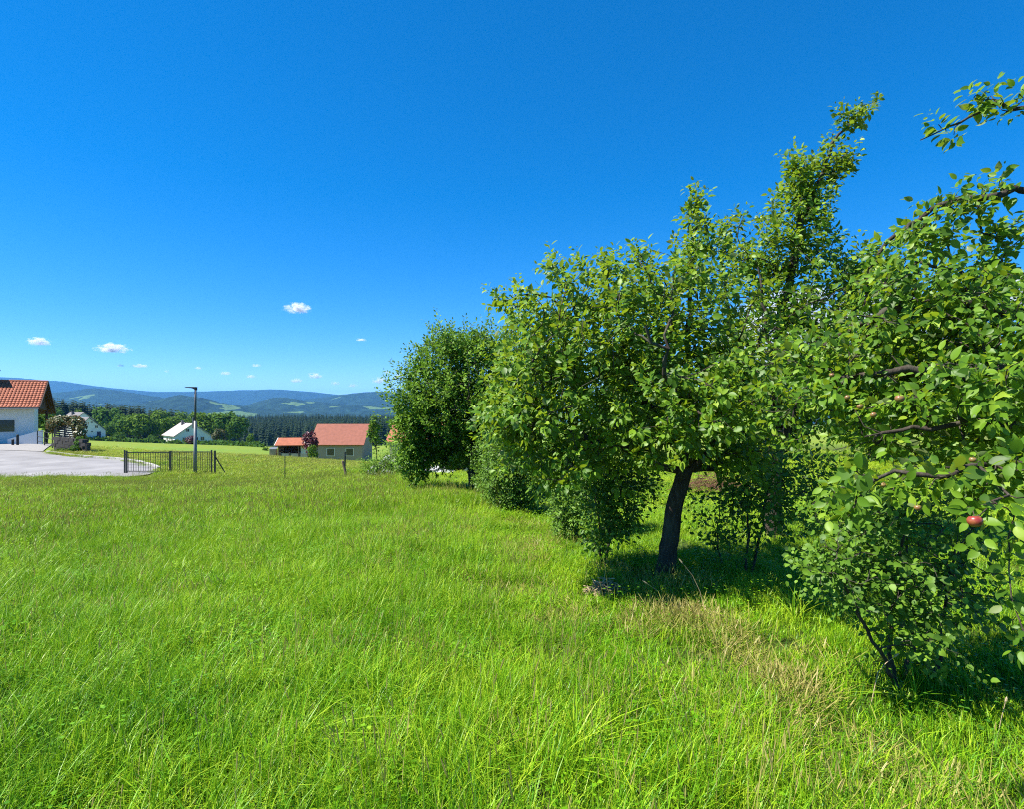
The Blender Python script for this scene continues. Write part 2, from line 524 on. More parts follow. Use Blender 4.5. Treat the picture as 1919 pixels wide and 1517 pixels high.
class Tree:
    def __init__(s, seed):
        s.r = np.random.default_rng(seed)
        s.pos, s.par, s.dir = [], [], []
        s.tips = []
        s.minr = {}
    def limb(s, pl, step=.12, wob=.012, rad=None):
        q = resample(pl, step)
        q[1:-1] += s.r.normal(0, wob, q[1:-1].shape)
        if s.pos:
            k = int(np.argmin(np.linalg.norm(np.array(s.pos) - q[0], axis=1)))
            start = 1
        else:
            k = -1; start = 0
        for i in range(start, len(q)):
            p = q[i]
            d = q[min(i+1, len(q)-1)] - q[max(i-1, 0)]
            s.pos.append(p); s.par.append(k); s.dir.append(d / (np.linalg.norm(d) + 1e-9))
            k = len(s.pos) - 1
            if rad is not None:
                f = i / (len(q) - 1)
                s.minr[k] = rad[0] * (1 - f) + rad[1] * f
        return k
    def grow(s, targets, step=.13, up=.12, wob=.02, first=0, kdir=.45):
        P0 = np.array(s.pos)
        T = np.array(targets)
        d0 = np.min(np.linalg.norm(T[:, None] - P0[None], axis=-1), axis=1)
        T = T[np.argsort(d0)]
        cap = len(P0) + int(len(T) * 14)
        buf = np.empty((cap, 3)); n = len(P0); buf[:n] = P0
        dirs = np.empty((cap, 3)); dirs[:n] = np.array(s.dir)
        par = list(s.par)
        for tg in T:
            v = tg - buf[first:n]
            dd = np.linalg.norm(v, axis=1)
            cosang = np.einsum('ij,ij->i', v, dirs[first:n]) / (dd + 1e-6)
            cost = dd * (1.25 - .35 * cosang)
            k = first + int(np.argmin(cost))
            L = np.linalg.norm(tg - buf[k])
            if L < .03: continue
            m = int(min(12, max(2, round(L / step))))
            c = buf[k] + dirs[k] * L * kdir + np.array([0, 0, up * L]) + s.r.normal(0, .06 * L, 3)
            prev = k; pp = buf[k]
            for i in range(1, m + 1):
                f = i / m
                q = (1-f)**2 * buf[k] + 2*f*(1-f) * c + f*f * tg
                if i < m: q = q + s.r.normal(0, wob * min(1, L), 3)
                if n >= cap: break
                buf[n] = q
                d = q - pp
                dirs[n] = d / (np.linalg.norm(d) + 1e-9)
                par.append(prev); prev = n; pp = q; n += 1
            s.tips.append(prev)
        s.pos = list(buf[:n]); s.dir = list(dirs[:n]); s.par = par
    def radii(s, tip=.003, p=2.35, base=None):
        n = len(s.pos)
        acc = np.zeros(n); par = s.par
        ch = np.zeros(n, int)
        for i in range(n):
            if par[i] >= 0: ch[par[i]] += 1
        r = np.zeros(n)
        order = np.argsort(-s._depth())
        for i in order:
            if ch[i] == 0: acc[i] = tip ** p
            r[i] = acc[i] ** (1 / p)
            if par[i] >= 0: acc[par[i]] += acc[i] * 1.015
        if base is not None:
            k = base / r[0]
            r = tip + (r - tip) * (base - tip) / max(r[0] - tip, 1e-9)
        for i, q in s.minr.items(): r[i] = max(r[i], q)
        return r
    def _depth(s):
        dep = np.zeros(len(s.pos), int)
        for i in range(len(s.pos)):
            if s.par[i] >= 0: dep[i] = dep[s.par[i]] + 1
        return dep
    def tubes(s, r, k=6):
        pos = np.array(s.pos); d = nrm(np.array(s.dir)); par = np.array(s.par)
        idx = np.where(par >= 0)[0]
        best = {}
        for i in idx:
            q = par[i]
            if q not in best or r[i] > r[best[q]]: best[q] = i
        main = np.array([best[par[i]] == i for i in idx])
        def rings(pp, dd, rad):
            ref = np.array([.31, .93, .12])
            e1 = nrm(np.cross(dd, ref)); e2 = np.cross(dd, e1)
            a = np.linspace(0, 2*np.pi, k, endpoint=False)
            return pp[:, None] + rad[:, None, None] * (np.cos(a)[None, :, None] * e1[:, None] + np.sin(a)[None, :, None] * e2[:, None])
        pi = par[idx]
        sd = np.where(main[:, None], d[pi], d[idx]); sr = np.where(main, r[pi], r[idx] * 1.15)
        a = rings(pos[pi], sd, sr); b = rings(pos[idx], d[idx], r[idx])
        V = np.concatenate([a, b], 1).reshape(-1, 3)
        n = len(idx)
        j = np.arange(k)
        f = np.stack([j, (j+1) % k, k + (j+1) % k, k + j], -1)[None] + (np.arange(n) * 2 * k)[:, None, None]
        return V, f.reshape(-1, 4)

LEAF8_V = np.array([[0, 0, 0], [.26, .25, .05], [.26, 0, 0], [.26, -.25, .05], [.64, .235, .03], [.64, 0, -.03], [.64, -.235, .03], [1, 0, -.13]])
LEAF8_F = np.array([[0, 2, 1], [0, 3, 2], [1, 2, 5], [1, 5, 4], [2, 3, 6], [2, 6, 5], [4, 5, 7], [5, 6, 7]])
LEAF4_V = np.array([[0, 0, 0], [.45, .27, .05], [.45, 0, -.01], [.45, -.27, .05], [1, 0, -.08]])
LEAF4_F = np.array([[0, 2, 1], [0, 3, 2], [1, 2, 4], [2, 3, 4]])

_lt = np.array([0, .10, .28, .48, .68, .86, 1.0]); _lw = np.array([0, .14, .255, .275, .225, .115, 0])
_v = [[0, 0, 0]]
for _t, _q in zip(_lt[1:-1], _lw[1:-1]):
    _z = -.16 * _t ** 2.2
    _v += [[_t, _q, _z + .055], [_t, 0, _z], [_t, -_q, _z + .045]]
_v.append([1.03, .02, -.2])
LEAF20_V = np.array(_v)
_f = [[0, 2, 1], [0, 3, 2]]
for _k in range(4):
    _a = 1 + 3 * _k
    _f += [[_a, _a+1, _a+4], [_a, _a+4, _a+3], [_a+1, _a+2, _a+5], [_a+1, _a+5, _a+4]]
_f += [[13, 14, 16], [14, 15, 16]]
LEAF20_F = np.array(_f)

def leaves_geo(pos, d, n, size, tv, tf, width=1.0):
    d = nrm(d); sidev = nrm(np.cross(n, d)); nn = np.cross(d, sidev)
    V = pos[:, None] + size[:, None, None] * (tv[None, :, 0:1] * d[:, None] + width * tv[None, :, 1:2] * sidev[:, None] + tv[None, :, 2:3] * nn[:, None])
    Fc = tf[None] + (np.arange(len(pos)) * len(tv))[:, None, None]
    return V.reshape(-1, 3), Fc.reshape(-1, 3)

def shoots(r, tips, axes, m, length, leaf, droop=.35, spread=60, upn=1.0, njit=.55, young=.5, sizej=.32):
    """leaves set spirally along shoots; returns arrays pos, dir, normal, size, rnd"""
    ns = len(tips)
    mm = np.maximum(2, np.round(r.normal(m, m * .2, ns)).astype(int))
    sid = np.repeat(np.arange(ns), mm)
    N = len(sid)
    first = np.r_[0, np.cumsum(mm)[:-1]]
    kth = np.arange(N) - first[sid]
    tt = (kth + .5 + r.uniform(-.3, .3, N)) / mm[sid]
    ax = nrm(axes)[sid]
    L = (length * r.uniform(.6, 1.35, ns))[sid]
    ref = nrm(r.normal(0, 1, (N, 3)))
    e1 = nrm(np.cross(ax, np.where(np.abs(ax[:, 2:3]) > .85, np.array([[1., 0, 0]]), np.array([[0., 0, 1.]]))))
    e2 = np.cross(ax, e1)
    ph = kth * 2.4 + r.uniform(0, 6.28, ns)[sid] + r.normal(0, .3, N)
    rad = np.cos(ph)[:, None] * e1 + np.sin(ph)[:, None] * e2
    al = np.radians(spread * (1.15 - .55 * tt) + r.normal(0, 12, N))
    dr = np.cos(al)[:, None] * ax + np.sin(al)[:, None] * rad
    dr[:, 2] -= droop * r.uniform(.3, 1.6, N)
    dr = nrm(dr)
    pos = tips[sid] + ax * ((tt - .45) * L)[:, None] + np.array([0, 0, -.06])[None] * (tt * L)[:, None] + rad * (.012 * leaf / .07)
    pos = pos + dr * (leaf * .25)
    nv = np.array([[-.35, -.22, .55 * upn]]) + .25 * rad + .75 * ax * np.array([1, 1, .4]) + r.normal(0, njit * .8, (N, 3))
    nv = nv - np.sum(nv * dr, 1, keepdims=True) * dr
    size = leaf * np.clip(r.normal(1, sizej, N), .45, 1.7) * (1.1 - .35 * tt)
    rnd = np.clip(r.beta(2, 2.4, N) * .8 + young * (tt ** 2) * .45 + r.normal(0, .08, ns)[sid], 0, 1)
    return pos, dr, nrm(nv), size, rnd

def in_lobe(r, c, rad, n, shell=.55):
    v = nrm(r.normal(0, 1, (n, 3)))
    u = r.random(n)
    q = shell + (1 - shell) * u ** .6
    q = np.where(r.random(n) < .28, r.random(n) ** .5 * shell, q)
    return c + v * q[:, None] * np.array(rad)

def lobes_px(r, lobes):
    """lobe: px, py, depth, half-width px, half-height px, half-depth m, n"""
    T = []
    for px, py, d, hx, hy, hd, n in lobes:
        T.append(in_lobe(r, P(px, py, d), (hx / F * d, hd, hy / F * d), n))
        k_ = r.random(n) < .13
        c_ = P(px, py, d); T[-1][k_] = c_ + (T[-1][k_] - c_) * r.uniform(1.1, 1.38, (k_.sum(), 1))
    T = np.concatenate(T)
    g = H(T[:, 0], T[:, 1])
    return T[T[:, 2] > g + .12]

LEAF_MESHES = {}
def pick_leaves(thing, geo, m, tv, tf, width, count, maxpx=None):
    """the leaves that show largest become leaf objects of their own; returns the mask of the rest"""
    pos, dr, nv, size, rnd = geo
    y = np.maximum(pos[:, 1], .2)
    px = CX + F * pos[:, 0] / y; py = CY - F * (pos[:, 2] - CAMZ) / y
    vis = (px > -20) & (px < 1940) & (py > -20) & (py < 1540) & (pos[:, 1] > .3)
    score = np.where(vis, size / np.linalg.norm(pos - np.array([0, 0, CAMZ]), axis=1), -1)
    order = np.argsort(-score)[:count]
    key = (m.name, width)
    if key not in LEAF_MESHES:
        ms = []
        for q in range(6):
            v = tv.copy(); v[:, 1] *= width
            v[:, 2] *= (.6 + .25 * q); v[-1, 2] -= .05 * (q % 3)
            ms.append(np_mesh('leaf', v, [tf], m, {'rnd': np.full(len(v), .12 + .16 * q)}))
        LEAF_MESHES[key] = ms
    ms = LEAF_MESHES[key]
    base = np.array(thing.location)
    for i in order:
        o = link('leaf', ms[int(np.clip((rnd[i] - .05) / .16, 0, 5))], thing)
        d = dr[i]; s = np.cross(nv[i], d); s /= np.linalg.norm(s); n = np.cross(d, s)
        M = Matrix(((d[0], s[0], n[0]), (d[1], s[1], n[1]), (d[2], s[2], n[2]))) * float(size[i])
        M = M.to_4x4(); M.translation = Vector(pos[i] - base)
        o.matrix_basis = M
    keep = np.ones(len(pos), bool); keep[order] = False
    return keep

def finish_tree(name, label, cat, tr, geo, m, base_r, tip_r, tv, tf, width=1.0, nparts=0, group=None, k=6, bark=None, loc=None, crown_name='crown'):
    loc = np.array(tr.pos[0] if loc is None else loc)
    th = empty(name, loc); tag(th, label, cat, group)
    r = tr.radii(tip_r, base=base_r)
    V, Fq = tr.tubes(r, k)
    link('trunk', np_mesh('trunk', V - loc, [Fq], bark or BARK, smooth=True), th)
    keep = np.ones(len(geo[0]), bool)
    bpy.context.view_layer.update
    if nparts:
        keep = pick_leaves(th, geo, m, tv, tf, width, nparts)
    g = [a[keep] for a in geo]
    V, Ft = leaves_geo(g[0] - loc, g[1], g[2], g[3], tv, tf, width)
    c = link(crown_name, np_mesh('crown', V, [Ft], m, {'rnd': np.repeat(g[4], len(tv))}), th)
    c['kind'] = 'stuff'
    return th

def tip_axes(tr, center, out=.6, up=.35, jit=.35):
    tips = np.array([tr.pos[i] for i in tr.tips]); dd = np.array([tr.dir[i] for i in tr.tips])
    o = nrm(tips - center)
    ax = dd * .6 + o * out + np.array([0, 0, up]) + tr.r.normal(0, jit, tips.shape)
    return tips, nrm(ax)

# ---- main apple tree
tr = Tree(11)
b = np.array([PX(1246, 5.2), 5.2, H1(PX(1246, 5.2), 5.2) - .05])
fork = P(1283, 885, 5.15)
tr.limb([b + np.array([-.02, 0, 0]), P(1249, 1065, 5.2), P(1257, 1000, 5.2), P(1266, 940, 5.18), fork], .08, .004, rad=(.088, .068))
nf = len(tr.pos) - 1
for pl, ra in [([fork, P(1235, 875, 5.0), P(1150, 835, 4.8), P(1060, 815, 4.7), P(985, 790, 4.7)], (0.038, 0.014)),
           ([fork, P(1270, 840, 5.3), P(1215, 760, 5.4), P(1130, 650, 5.6), P(1050, 580, 5.7)], (0.041, 0.012)),
           ([fork, P(1290, 830, 5.3), P(1285, 720, 5.5), P(1290, 600, 5.6), P(1300, 470, 5.7), P(1305, 370, 5.8)], (0.045, 0.008)),
           ([fork, P(1330, 850, 5.2), P(1370, 780, 5.1), P(1400, 690, 5.1), P(1430, 620, 5.2)], (0.038, 0.012)),
           ([fork, P(1300, 850, 5.0), P(1280, 780, 4.5), P(1250, 690, 4.2), P(1210, 610, 4.1)], (0.034, 0.011)),
           ([fork, P(1350, 870, 5.4), P(1410, 850, 5.8), P(1470, 800, 6.2)], (0.034, 0.010)),
           ([fork, P(1310, 840, 5.6), P(1270, 740, 6.2), P(1200, 640, 6.5)], (0.034, 0.010)),
           ([P(1120, 828, 4.78), P(1085, 850, 4.6), P(1060, 890, 4.5)], (.02, .008))]:
    tr.limb(pl, .1, .02, ra)
lob = [(1170, 690, 5.2, 215, 165, 1.15, 430), (1220, 720, 5.5, 150, 120, .9, 160), (1050, 620, 5.3, 110, 105, .9, 120), (1000, 700, 5.0, 90, 100, .8, 110), (1010, 780, 4.7, 105, 55, .6, 90),
       (1180, 560, 5.4, 130, 80, .9, 110), (1310, 590, 5.5, 110, 110, .9, 120), (1295, 470, 5.6, 42, 70, .35, 40), (1303, 385, 5.7, 14, 45, .14, 14),
       (1390, 720, 5.1, 95, 120, .9, 110), (1300, 770, 4.3, 70, 75, .45, 60), (1350, 740, 4.2, 80, 70, .4, 50), (1060, 870, 4.6, 60, 55, .4, 36), (1140, 830, 4.8, 80, 50, .5, 40),
       (955, 770, 4.9, 55, 60, .5, 60), (990, 850, 4.8, 50, 50, .4, 45), (960, 560, 5.4, 40, 28, .3, 14), (1140, 500, 5.5, 22, 30, .2, 8), (1190, 485, 5.5, 16, 24, .2, 6), (1040, 505, 5.5, 16, 32, .2, 7), (1100, 500, 5.5, 14, 22, .2, 6),
       (1385, 850, 5.0, 60, 50, .5, 40), (1240, 830, 4.6, 60, 30, .4, 25)]
T = lobes_px(tr.r, lob)
T = T[tr.r.random(len(T)) < .86]
tr.grow(T, first=nf, up=.10)
tips, ax = tip_axes(tr, P(1230, 760, 5.2))
geo = shoots(tr.r, tips, ax, 20, .27, .058, droop=.45, njit=.7)
apple_main = finish_tree('apple_tree', 'spreading apple tree with a dark leaning trunk and full leafy crown', 'tree', tr, geo, APPLE, .075, .0026, LEAF20_V, LEAF20_F, nparts=300)

# ---- tall apple tree behind, spire leaning to the right
tr = Tree(23)
b = np.array([PX(1452, 7.0), 7.0, H1(PX(1452, 7.0), 7.0) - .05])
fork = P(1455, 830, 7.0)
tr.limb([b, P(1448, 930, 7.0), fork], .1, .006, rad=(.11, .08))
nf = len(tr.pos) - 1
for pl, ra in [([fork, P(1445, 700, 7.0), P(1470, 560, 6.9), P(1500, 430, 6.8), P(1540, 320, 6.7), P(1575, 240, 6.6), P(1625, 196, 6.6)], (.055, .006)),
           ([fork, P(1400, 720, 7.2), P(1370, 600, 7.3), P(1350, 480, 7.3)], (.04, .01)),
           ([fork, P(1520, 730, 6.8), P(1580, 620, 6.7), P(1640, 530, 6.6)], (.04, .01)),
           ([fork, P(1460, 730, 6.4), P(1440, 620, 6.2), P(1420, 500, 6.2)], (.04, .01)),
           ([P(1500, 430, 6.8), P(1490, 370, 6.8), P(1485, 300, 6.8)], (.018, .006)),
           ([fork, P(1520, 790, 7.4), P(1600, 740, 7.6)], (.04, .01))]:
    tr.limb(pl, .1, .02, ra)
lob = [(1470, 600, 6.9, 120, 130, 1.1, 230), (1490, 440, 6.8, 68, 80, .55, 110), (1510, 350, 6.75, 42, 55, .35, 50), (1560, 300, 6.7, 26, 40, .22, 22), (1590, 225, 6.6, 28, 22, .15, 12), (1625, 200, 6.6, 16, 8, .08, 5),
       (1480, 310, 6.8, 14, 30, .14, 9), (1590, 300, 6.6, 14, 18, .1, 4), (1400, 480, 6.9, 60, 70, .6, 60), (1360, 430, 7.1, 24, 34, .25, 12), (1600, 560, 6.8, 90, 100, .9, 120), (1540, 730, 6.8, 130, 90, 1.0, 120), (1610, 660, 6.6, 80, 70, .6, 60), (1420, 760, 7.2, 90, 80, .8, 70), (1620, 500, 6.8, 30, 30, .3, 14)]
T = lobes_px(tr.r, lob)
tr.grow(T, first=nf, up=.10)
tips, ax = tip_axes(tr, P(1470, 700, 6.9), up=.5)
geo = shoots(tr.r, tips, ax, 21, .30, .066, droop=.4, njit=.7)
finish_tree('apple_tree', 'taller fruit tree whose crown ends in a spire leaning right', 'tree', tr, geo, APPLE, .10, .003, LEAF8_V, LEAF8_F)

# ---- near apple tree, trunk beyond the frame, branches reaching in
tr = Tree(31)
tb = np.array([3.75, 3.1, H1(3.75, 3.1) - .05])
fork = np.array([3.7, 3.15, 1.45])
tr.limb([tb, [3.72, 3.12, .7], fork], .08, .005, rad=(.12, .09))
nf = len(tr.pos) - 1
LB = [([fork, P(2120, 640, 3.0), P(1919, 590, 2.9), P(1760, 560, 3.0), P(1640, 590, 3.1), P(1540, 640, 3.2)], (.04, .008)),
      ([fork, P(2150, 700, 2.8), P(1919, 700, 2.6), P(1780, 690, 2.7), P(1640, 700, 2.8), P(1520, 720, 3.0)], (.035, .006)),
      ([fork, P(2200, 450, 3.2), P(2050, 250, 3.0), P(1919, 185, 2.9), P(1830, 215, 2.85), P(1780, 235, 2.85), P(1725, 262, 2.85)], (.03, .004)),
      ([fork, P(2150, 500, 3.2), P(2000, 380, 3.1), P(1900, 350, 3.1), P(1800, 370, 3.1), P(1720, 405, 3.15), P(1650, 470, 3.2)], (.028, .004)),
      ([fork, P(2120, 560, 3.0), P(1919, 510, 3.0), P(1840, 530, 3.0), P(1740, 480, 3.1), P(1660, 520, 3.2)], (.03, .005)),
      ([fork, P(2100, 800, 2.5), P(1930, 870, 2.1), P(1850, 880, 2.0), P(1760, 890, 2.0), P(1640, 900, 2.05)], (.025, .004)),
      ([fork, P(2100, 780, 2.7), P(1919, 790, 2.4), P(1750, 800, 2.5), P(1620, 820, 2.6)], (.028, .005)),
      ([fork, P(2050, 650, 3.6), P(1850, 640, 3.7), P(1700, 660, 3.7)], (.03, .006)),
      ([P(1850, 880, 2.0), P(1900, 930, 1.85), P(1870, 965, 1.8), P(1800, 955, 1.85)], (.008, .003))]
for pl, ra in LB: tr.limb(pl, .07, .012, (ra[0] * .5, ra[1] * .7))
lob = [(1700, 650, 3.1, 220, 90, .5, 270), (1830, 620, 2.9, 140, 90, .6, 150), (1560, 700, 3.1, 110, 70, .35, 90), (1740, 740, 2.8, 230, 60, .4, 150), (1880, 740, 2.3, 120, 90, .4, 90),
       (1750, 540, 3.0, 150, 40, .35, 80), (1870, 520, 3.1, 90, 70, .4, 50), (1880, 440, 3.1, 45, 40, .25, 12), (1720, 440, 3.15, 70, 45, .25, 34), (1790, 380, 3.1, 60, 24, .15, 16), (1890, 350, 3.1, 50, 18, .12, 12),
       (1870, 195, 2.87, 70, 24, .12, 14), (1790, 235, 2.85, 50, 14, .08, 6), (1735, 258, 2.85, 14, 8, .05, 2), (1660, 500, 3.2, 50, 45, .25, 24),
       (1760, 830, 2.8, 200, 50, .35, 60), (1850, 890, 2.0, 110, 45, .18, 26), (1700, 895, 2.05, 100, 30, .12, 16), (1600, 920, 2.05, 50, 35, .12, 7), (1840, 960, 1.85, 60, 25, .1, 7), (1690, 800, 3.5, 230, 90, .5, 90), (1880, 800, 2.6, 90, 80, .4, 60), (1925, 1185, 1.7, 14, 18, .04, 2), (1900, 1040, 1.8, 30, 40, .1, 4)]
T = lobes_px(tr.r, lob)
T = T[tr.r.random(len(T)) < .78]
tr.grow(T, first=nf, up=.06, step=.09)
tips, ax = tip_axes(tr, P(2100, 720, 3.0), up=.25)
geo = shoots(tr.r, tips, ax, 14, .17, .046, droop=.3, spread=68, njit=.7)
apple_near = finish_tree('apple_tree', 'near apple tree reaching in from the right edge with small apples', 'tree', tr, geo, APPLE, .08, .0022, LEAF20_V, LEAF20_F, width=1.05, nparts=300)
def apple_mesh():
    V, Fq = [], []
    n, m = 14, 9
    for i in range(m + 1):
        th = math.pi * i / m
        for j in range(n):
            a = 2 * math.pi * j / n
            r_ = math.sin(th) * (1 + .06 * math.cos(th)) + .0
            z = math.cos(th) * .9 - .35 * math.exp(-(th / .35) ** 2) + .18 * math.exp(-((math.pi - th) / .3) ** 2)
            V.append((r_ * math.cos(a), r_ * math.sin(a), z))
    for i in range(m):
        for j in range(n):
            Fq.append((i*n+j, (i+1)*n+j, (i+1)*n+(j+1) % n, i*n+(j+1) % n))
    return np.array(V), np.array(Fq)
def apple_mat(name, a, b):
    t = NT(name)
    c = t.mix(t.maprange(t.noise(t.obj(), 1.2, 3), .42, .62), a, b)
    return t.done(t.bsdf(c, .35, .5))
AM_red = apple_mat('red_apple_skin', (.24, .028, .022), (.30, .09, .035))
AM_grn = apple_mat('russet_apple_skin', (.20, .15, .035), (.24, .10, .04))
AV, AF = apple_mesh()
me_r = np_mesh('apple', AV, [AF], AM_red, smooth=True); me_g = np_mesh('apple', AV, [AF], AM_grn, smooth=True)
st_mb = MB().tube([(0, 0, .5), (.1, 0, 1.0), (.18, .05, 1.5)], .07, 5)
st_me = bpy.data.meshes.new('stalk'); st_me.from_pydata(st_mb.v, [], st_mb.f); st_me.materials.append(TWIG)
for px, py, d, s, red in [(1827, 978, 1.72, .021, 1), (1823, 863, 1.9, .014, 0), (1686, 747, 2.15, .021, 0), (1637, 779, 2.2, .015, 0), (1588, 745, 2.25, .013, 0),
                          (1612, 763, 2.2, .015, 0), (1559, 703, 2.35, .013, 0), (1720, 953, 1.85, .014, 0), (1855, 545, 2.8, .015, 0), (1905, 538, 2.8, .017, 0), (1655, 910, 2.0, .012, 0)]:
    a = link('apple', me_r if red else me_g, apple_near)
    a.matrix_basis = Matrix.Translation(Vector(P(px, py, d) - tb)) @ Matrix.Rotation(random.uniform(-.5, .5), 4, 'X') @ Matrix.Rotation(random.uniform(0, 6), 4, 'Z') @ Matrix.Scale(s * (1 if py > 970 else .8), 4)
    a['label'] = 'small red apple on the near branch' if red else 'small russet green apple on the near branch'
    s_ = link('stalk', st_me, a)

# ---- plum tree farther along the row
tr = Tree(41)
b = np.array([PX(888, 12.5), 12.5, H1(PX(888, 12.5), 12.5) - .05])
fork = P(882, 830, 12.5)
tr.limb([b, P(884, 870, 12.5), fork], .12, .006, rad=(.12, .09))
nf = len(tr.pos) - 1
for pl, ra in [([fork, P(850, 780, 12.3), P(800, 730, 12.2), P(770, 710, 12.2)], (.06, .015)), ([fork, P(880, 760, 12.5), P(860, 690, 12.5), P(840, 630, 12.5)], (.06, .015)),
           ([fork, P(910, 770, 12.6), P(940, 700, 12.8), P(980, 660, 12.9)], (.06, .015)), ([fork, P(885, 770, 11.7), P(870, 720, 11.3)], (0.038, 0.012)),
           ([fork, P(840, 830, 12.2), P(790, 830, 12.1), P(775, 860, 12.0)], (.04, .012)), ([fork, P(930, 810, 12.4), P(990, 760, 12.4), P(1040, 700, 12.5)], (0.038, 0.012))]:
    tr.limb(pl, .14, .03, ra)
lob = [(870, 730, 12.5, 110, 95, 1.3, 420), (870, 740, 12.9, 100, 90, .8, 260), (800, 745, 12.3, 62, 70, .8, 170), (770, 800, 12.1, 34, 60, .6, 130), (778, 865, 12.0, 25, 40, .35, 110), (830, 860, 12.6, 40, 20, .5, 30), (850, 650, 12.5, 55, 32, .7, 90), (920, 660, 12.6, 70, 38, .8, 100), (980, 690, 12.8, 70, 55, .8, 110), (820, 800, 12.2, 60, 40, .7, 60), (940, 790, 12.3, 80, 60, .9, 100), (1040, 680, 12.9, 60, 40, .6, 50), (925, 840, 12.2, 36, 55, .5, 130), (950, 760, 12.0, 50, 60, .5, 110), (850, 830, 12.9, 70, 38, .8, 230), (908, 862, 12.8, 34, 44, .5, 130)]
T = lobes_px(tr.r, lob)
sp = []
for px in np.linspace(780, 1030, 70):
    py = np.interp(px, [740, 800, 835, 880, 930, 980, 1060], [735, 640, 628, 624, 636, 636, 640]) + tr.r.normal(0, 14)
    sp.append(P(px + tr.r.normal(0, 4), py, 12.5 + tr.r.normal(0, .5)))
for q in [(752, 712), (742, 702), (760, 690), (775, 672), (790, 655), (745, 735), (740, 750)]:
    sp.append(P(q[0], q[1], 12.2 + tr.r.normal(0, .2)))
T = np.concatenate([T, np.array(sp)])
tr.grow(T, first=nf, step=.2, up=.15)
tips, ax = tip_axes(tr, P(880, 770, 12.5), up=.75)
geo = shoots(tr.r, tips, ax, 30, .46, .078, droop=.2, spread=58, young=.3, njit=.7)
finish_tree('plum_tree', 'dense dark green plum tree with upright shoots along its crown', 'tree', tr, geo, PLUM, .11, .004, LEAF4_V, LEAF4_F, k=5)

# ---- shrubs of the row
def shrub(name, label, seed, base_px, d, stems, lob, leaf, m, n_leaf, L, spread=60, width=1.0, nparts=0, stem_r=.015, up=.2, droop=.3, cat='shrub'):
    tr = Tree(seed)
    base = G(base_px, d); base[2] -= .04
    tr.limb([base, base + np.array([0, 0, .06])], .05, .001)
    for pl in stems:
        q0 = G(pl[0][0], pl[0][1]); q0[2] += .01
        tr.limb([base + np.array([0, 0, .03]), q0] + [P(*p) for p in pl[1:]], .08, .008, rad=(stem_r, stem_r * .35))
    T = lobes_px(tr.r, lob)
    tr.grow(T, first=4, step=.1, up=.1)
    c = np.mean(T, axis=0) - np.array([0, 0, .3])
    tips, ax = tip_axes(tr, c, up=up)
    geo = shoots(tr.r, tips, ax, n_leaf, L, leaf, droop=droop, spread=spread)
    return finish_tree(name, label, cat, tr, geo, m, stem_r * 1.4, .0018, LEAF8_V if nparts else LEAF4_V, LEAF8_F if nparts else LEAF4_F, width, nparts, k=5)

shrub('shrub', 'loose round leaved shrub under the near apple branches', 51, 1690, 3.25,
      [[(1668, 3.25), (1672, 1180, 3.2), (1690, 1050, 3.2), (1700, 930, 3.2)], [(1700, 3.3), (1715, 1150, 3.3), (1700, 1000, 3.35)], [(1757, 3.2), (1765, 1150, 3.2), (1790, 1030, 3.15)], [(1690, 3.1), (1620, 1170, 3.0), (1560, 1060, 2.95)], [(1720, 3.4), (1760, 1100, 3.6), (1820, 1000, 3.7)]],
      [(1640, 1060, 3.1, 130, 90, .4, 130), (1580, 1080, 3.0, 70, 60, .3, 50), (1700, 1130, 3.1, 120, 70, .35, 90), (1790, 1080, 3.2, 90, 80, .4, 70), (1690, 960, 3.3, 140, 60, .4, 90), (1730, 1200, 3.0, 70, 45, .25, 30), (1520, 1060, 2.95, 30, 40, .2, 12), (1600, 960, 3.2, 70, 50, .3, 36), (1800, 980, 3.4, 80, 50, .3, 40)],
      .034, PRIVET, 9, .15, width=1.5, nparts=300, stem_r=.014, up=.15)
shrub('shrub', 'thin sapling standing right of the dark apple trunk', 52, 1400, 5.3,
      [[(1397, 5.3), (1402, 1000, 5.3), (1400, 900, 5.3)], [(1410, 5.4), (1430, 980, 5.4), (1440, 890, 5.4)], [(1350, 5.6), (1345, 1000, 5.6), (1350, 940, 5.6)]],
      [(1400, 930, 5.2, 60, 80, .35, 120), (1440, 890, 5.4, 70, 60, .35, 110), (1520, 900, 5.6, 80, 60, .4, 90), (1345, 1000, 5.6, 40, 50, .25, 28), (1400, 1020, 5.3, 45, 40, .2, 18), (1480, 960, 5.0, 50, 60, .3, 40), (1320, 960, 5.5, 40, 40, .2, 18)],
      .05, PRIVET, 9, .18, width=1.1, stem_r=.013)
shrub('shrub', 'slender bush with bare paired stems left of the apple trunk', 53, 1132, 5.7,
      [[(1125, 5.7), (1124, 990, 5.7), (1118, 900, 5.7)], [(1140, 5.75), (1142, 990, 5.75), (1150, 880, 5.7)]],
      [(1130, 930, 5.7, 52, 80, .3, 190), (1150, 980, 5.6, 45, 45, .25, 70), (1110, 860, 5.7, 55, 55, .35, 110), (1190, 900, 5.9, 45, 65, .3, 120), (1120, 1020, 5.65, 22, 30, .14, 30)],
      .05, PRIVET, 10, .2, width=1.1, stem_r=.013)
shrub('shrub', 'tall narrow bush clipped like a hedge in the row', 54, 1068, 7.3,
      [[(1055, 7.3), (1060, 930, 7.3), (1058, 830, 7.3)], [(1080, 7.35), (1082, 930, 7.35), (1090, 830, 7.3)]],
      [(1068, 900, 7.3, 42, 100, .35, 480), (1085, 860, 7.4, 55, 70, .35, 220), (1060, 975, 7.25, 27, 34, .2, 80)],
      .042, PRIVET, 13, .2, width=1.1, stem_r=.016, up=.4)
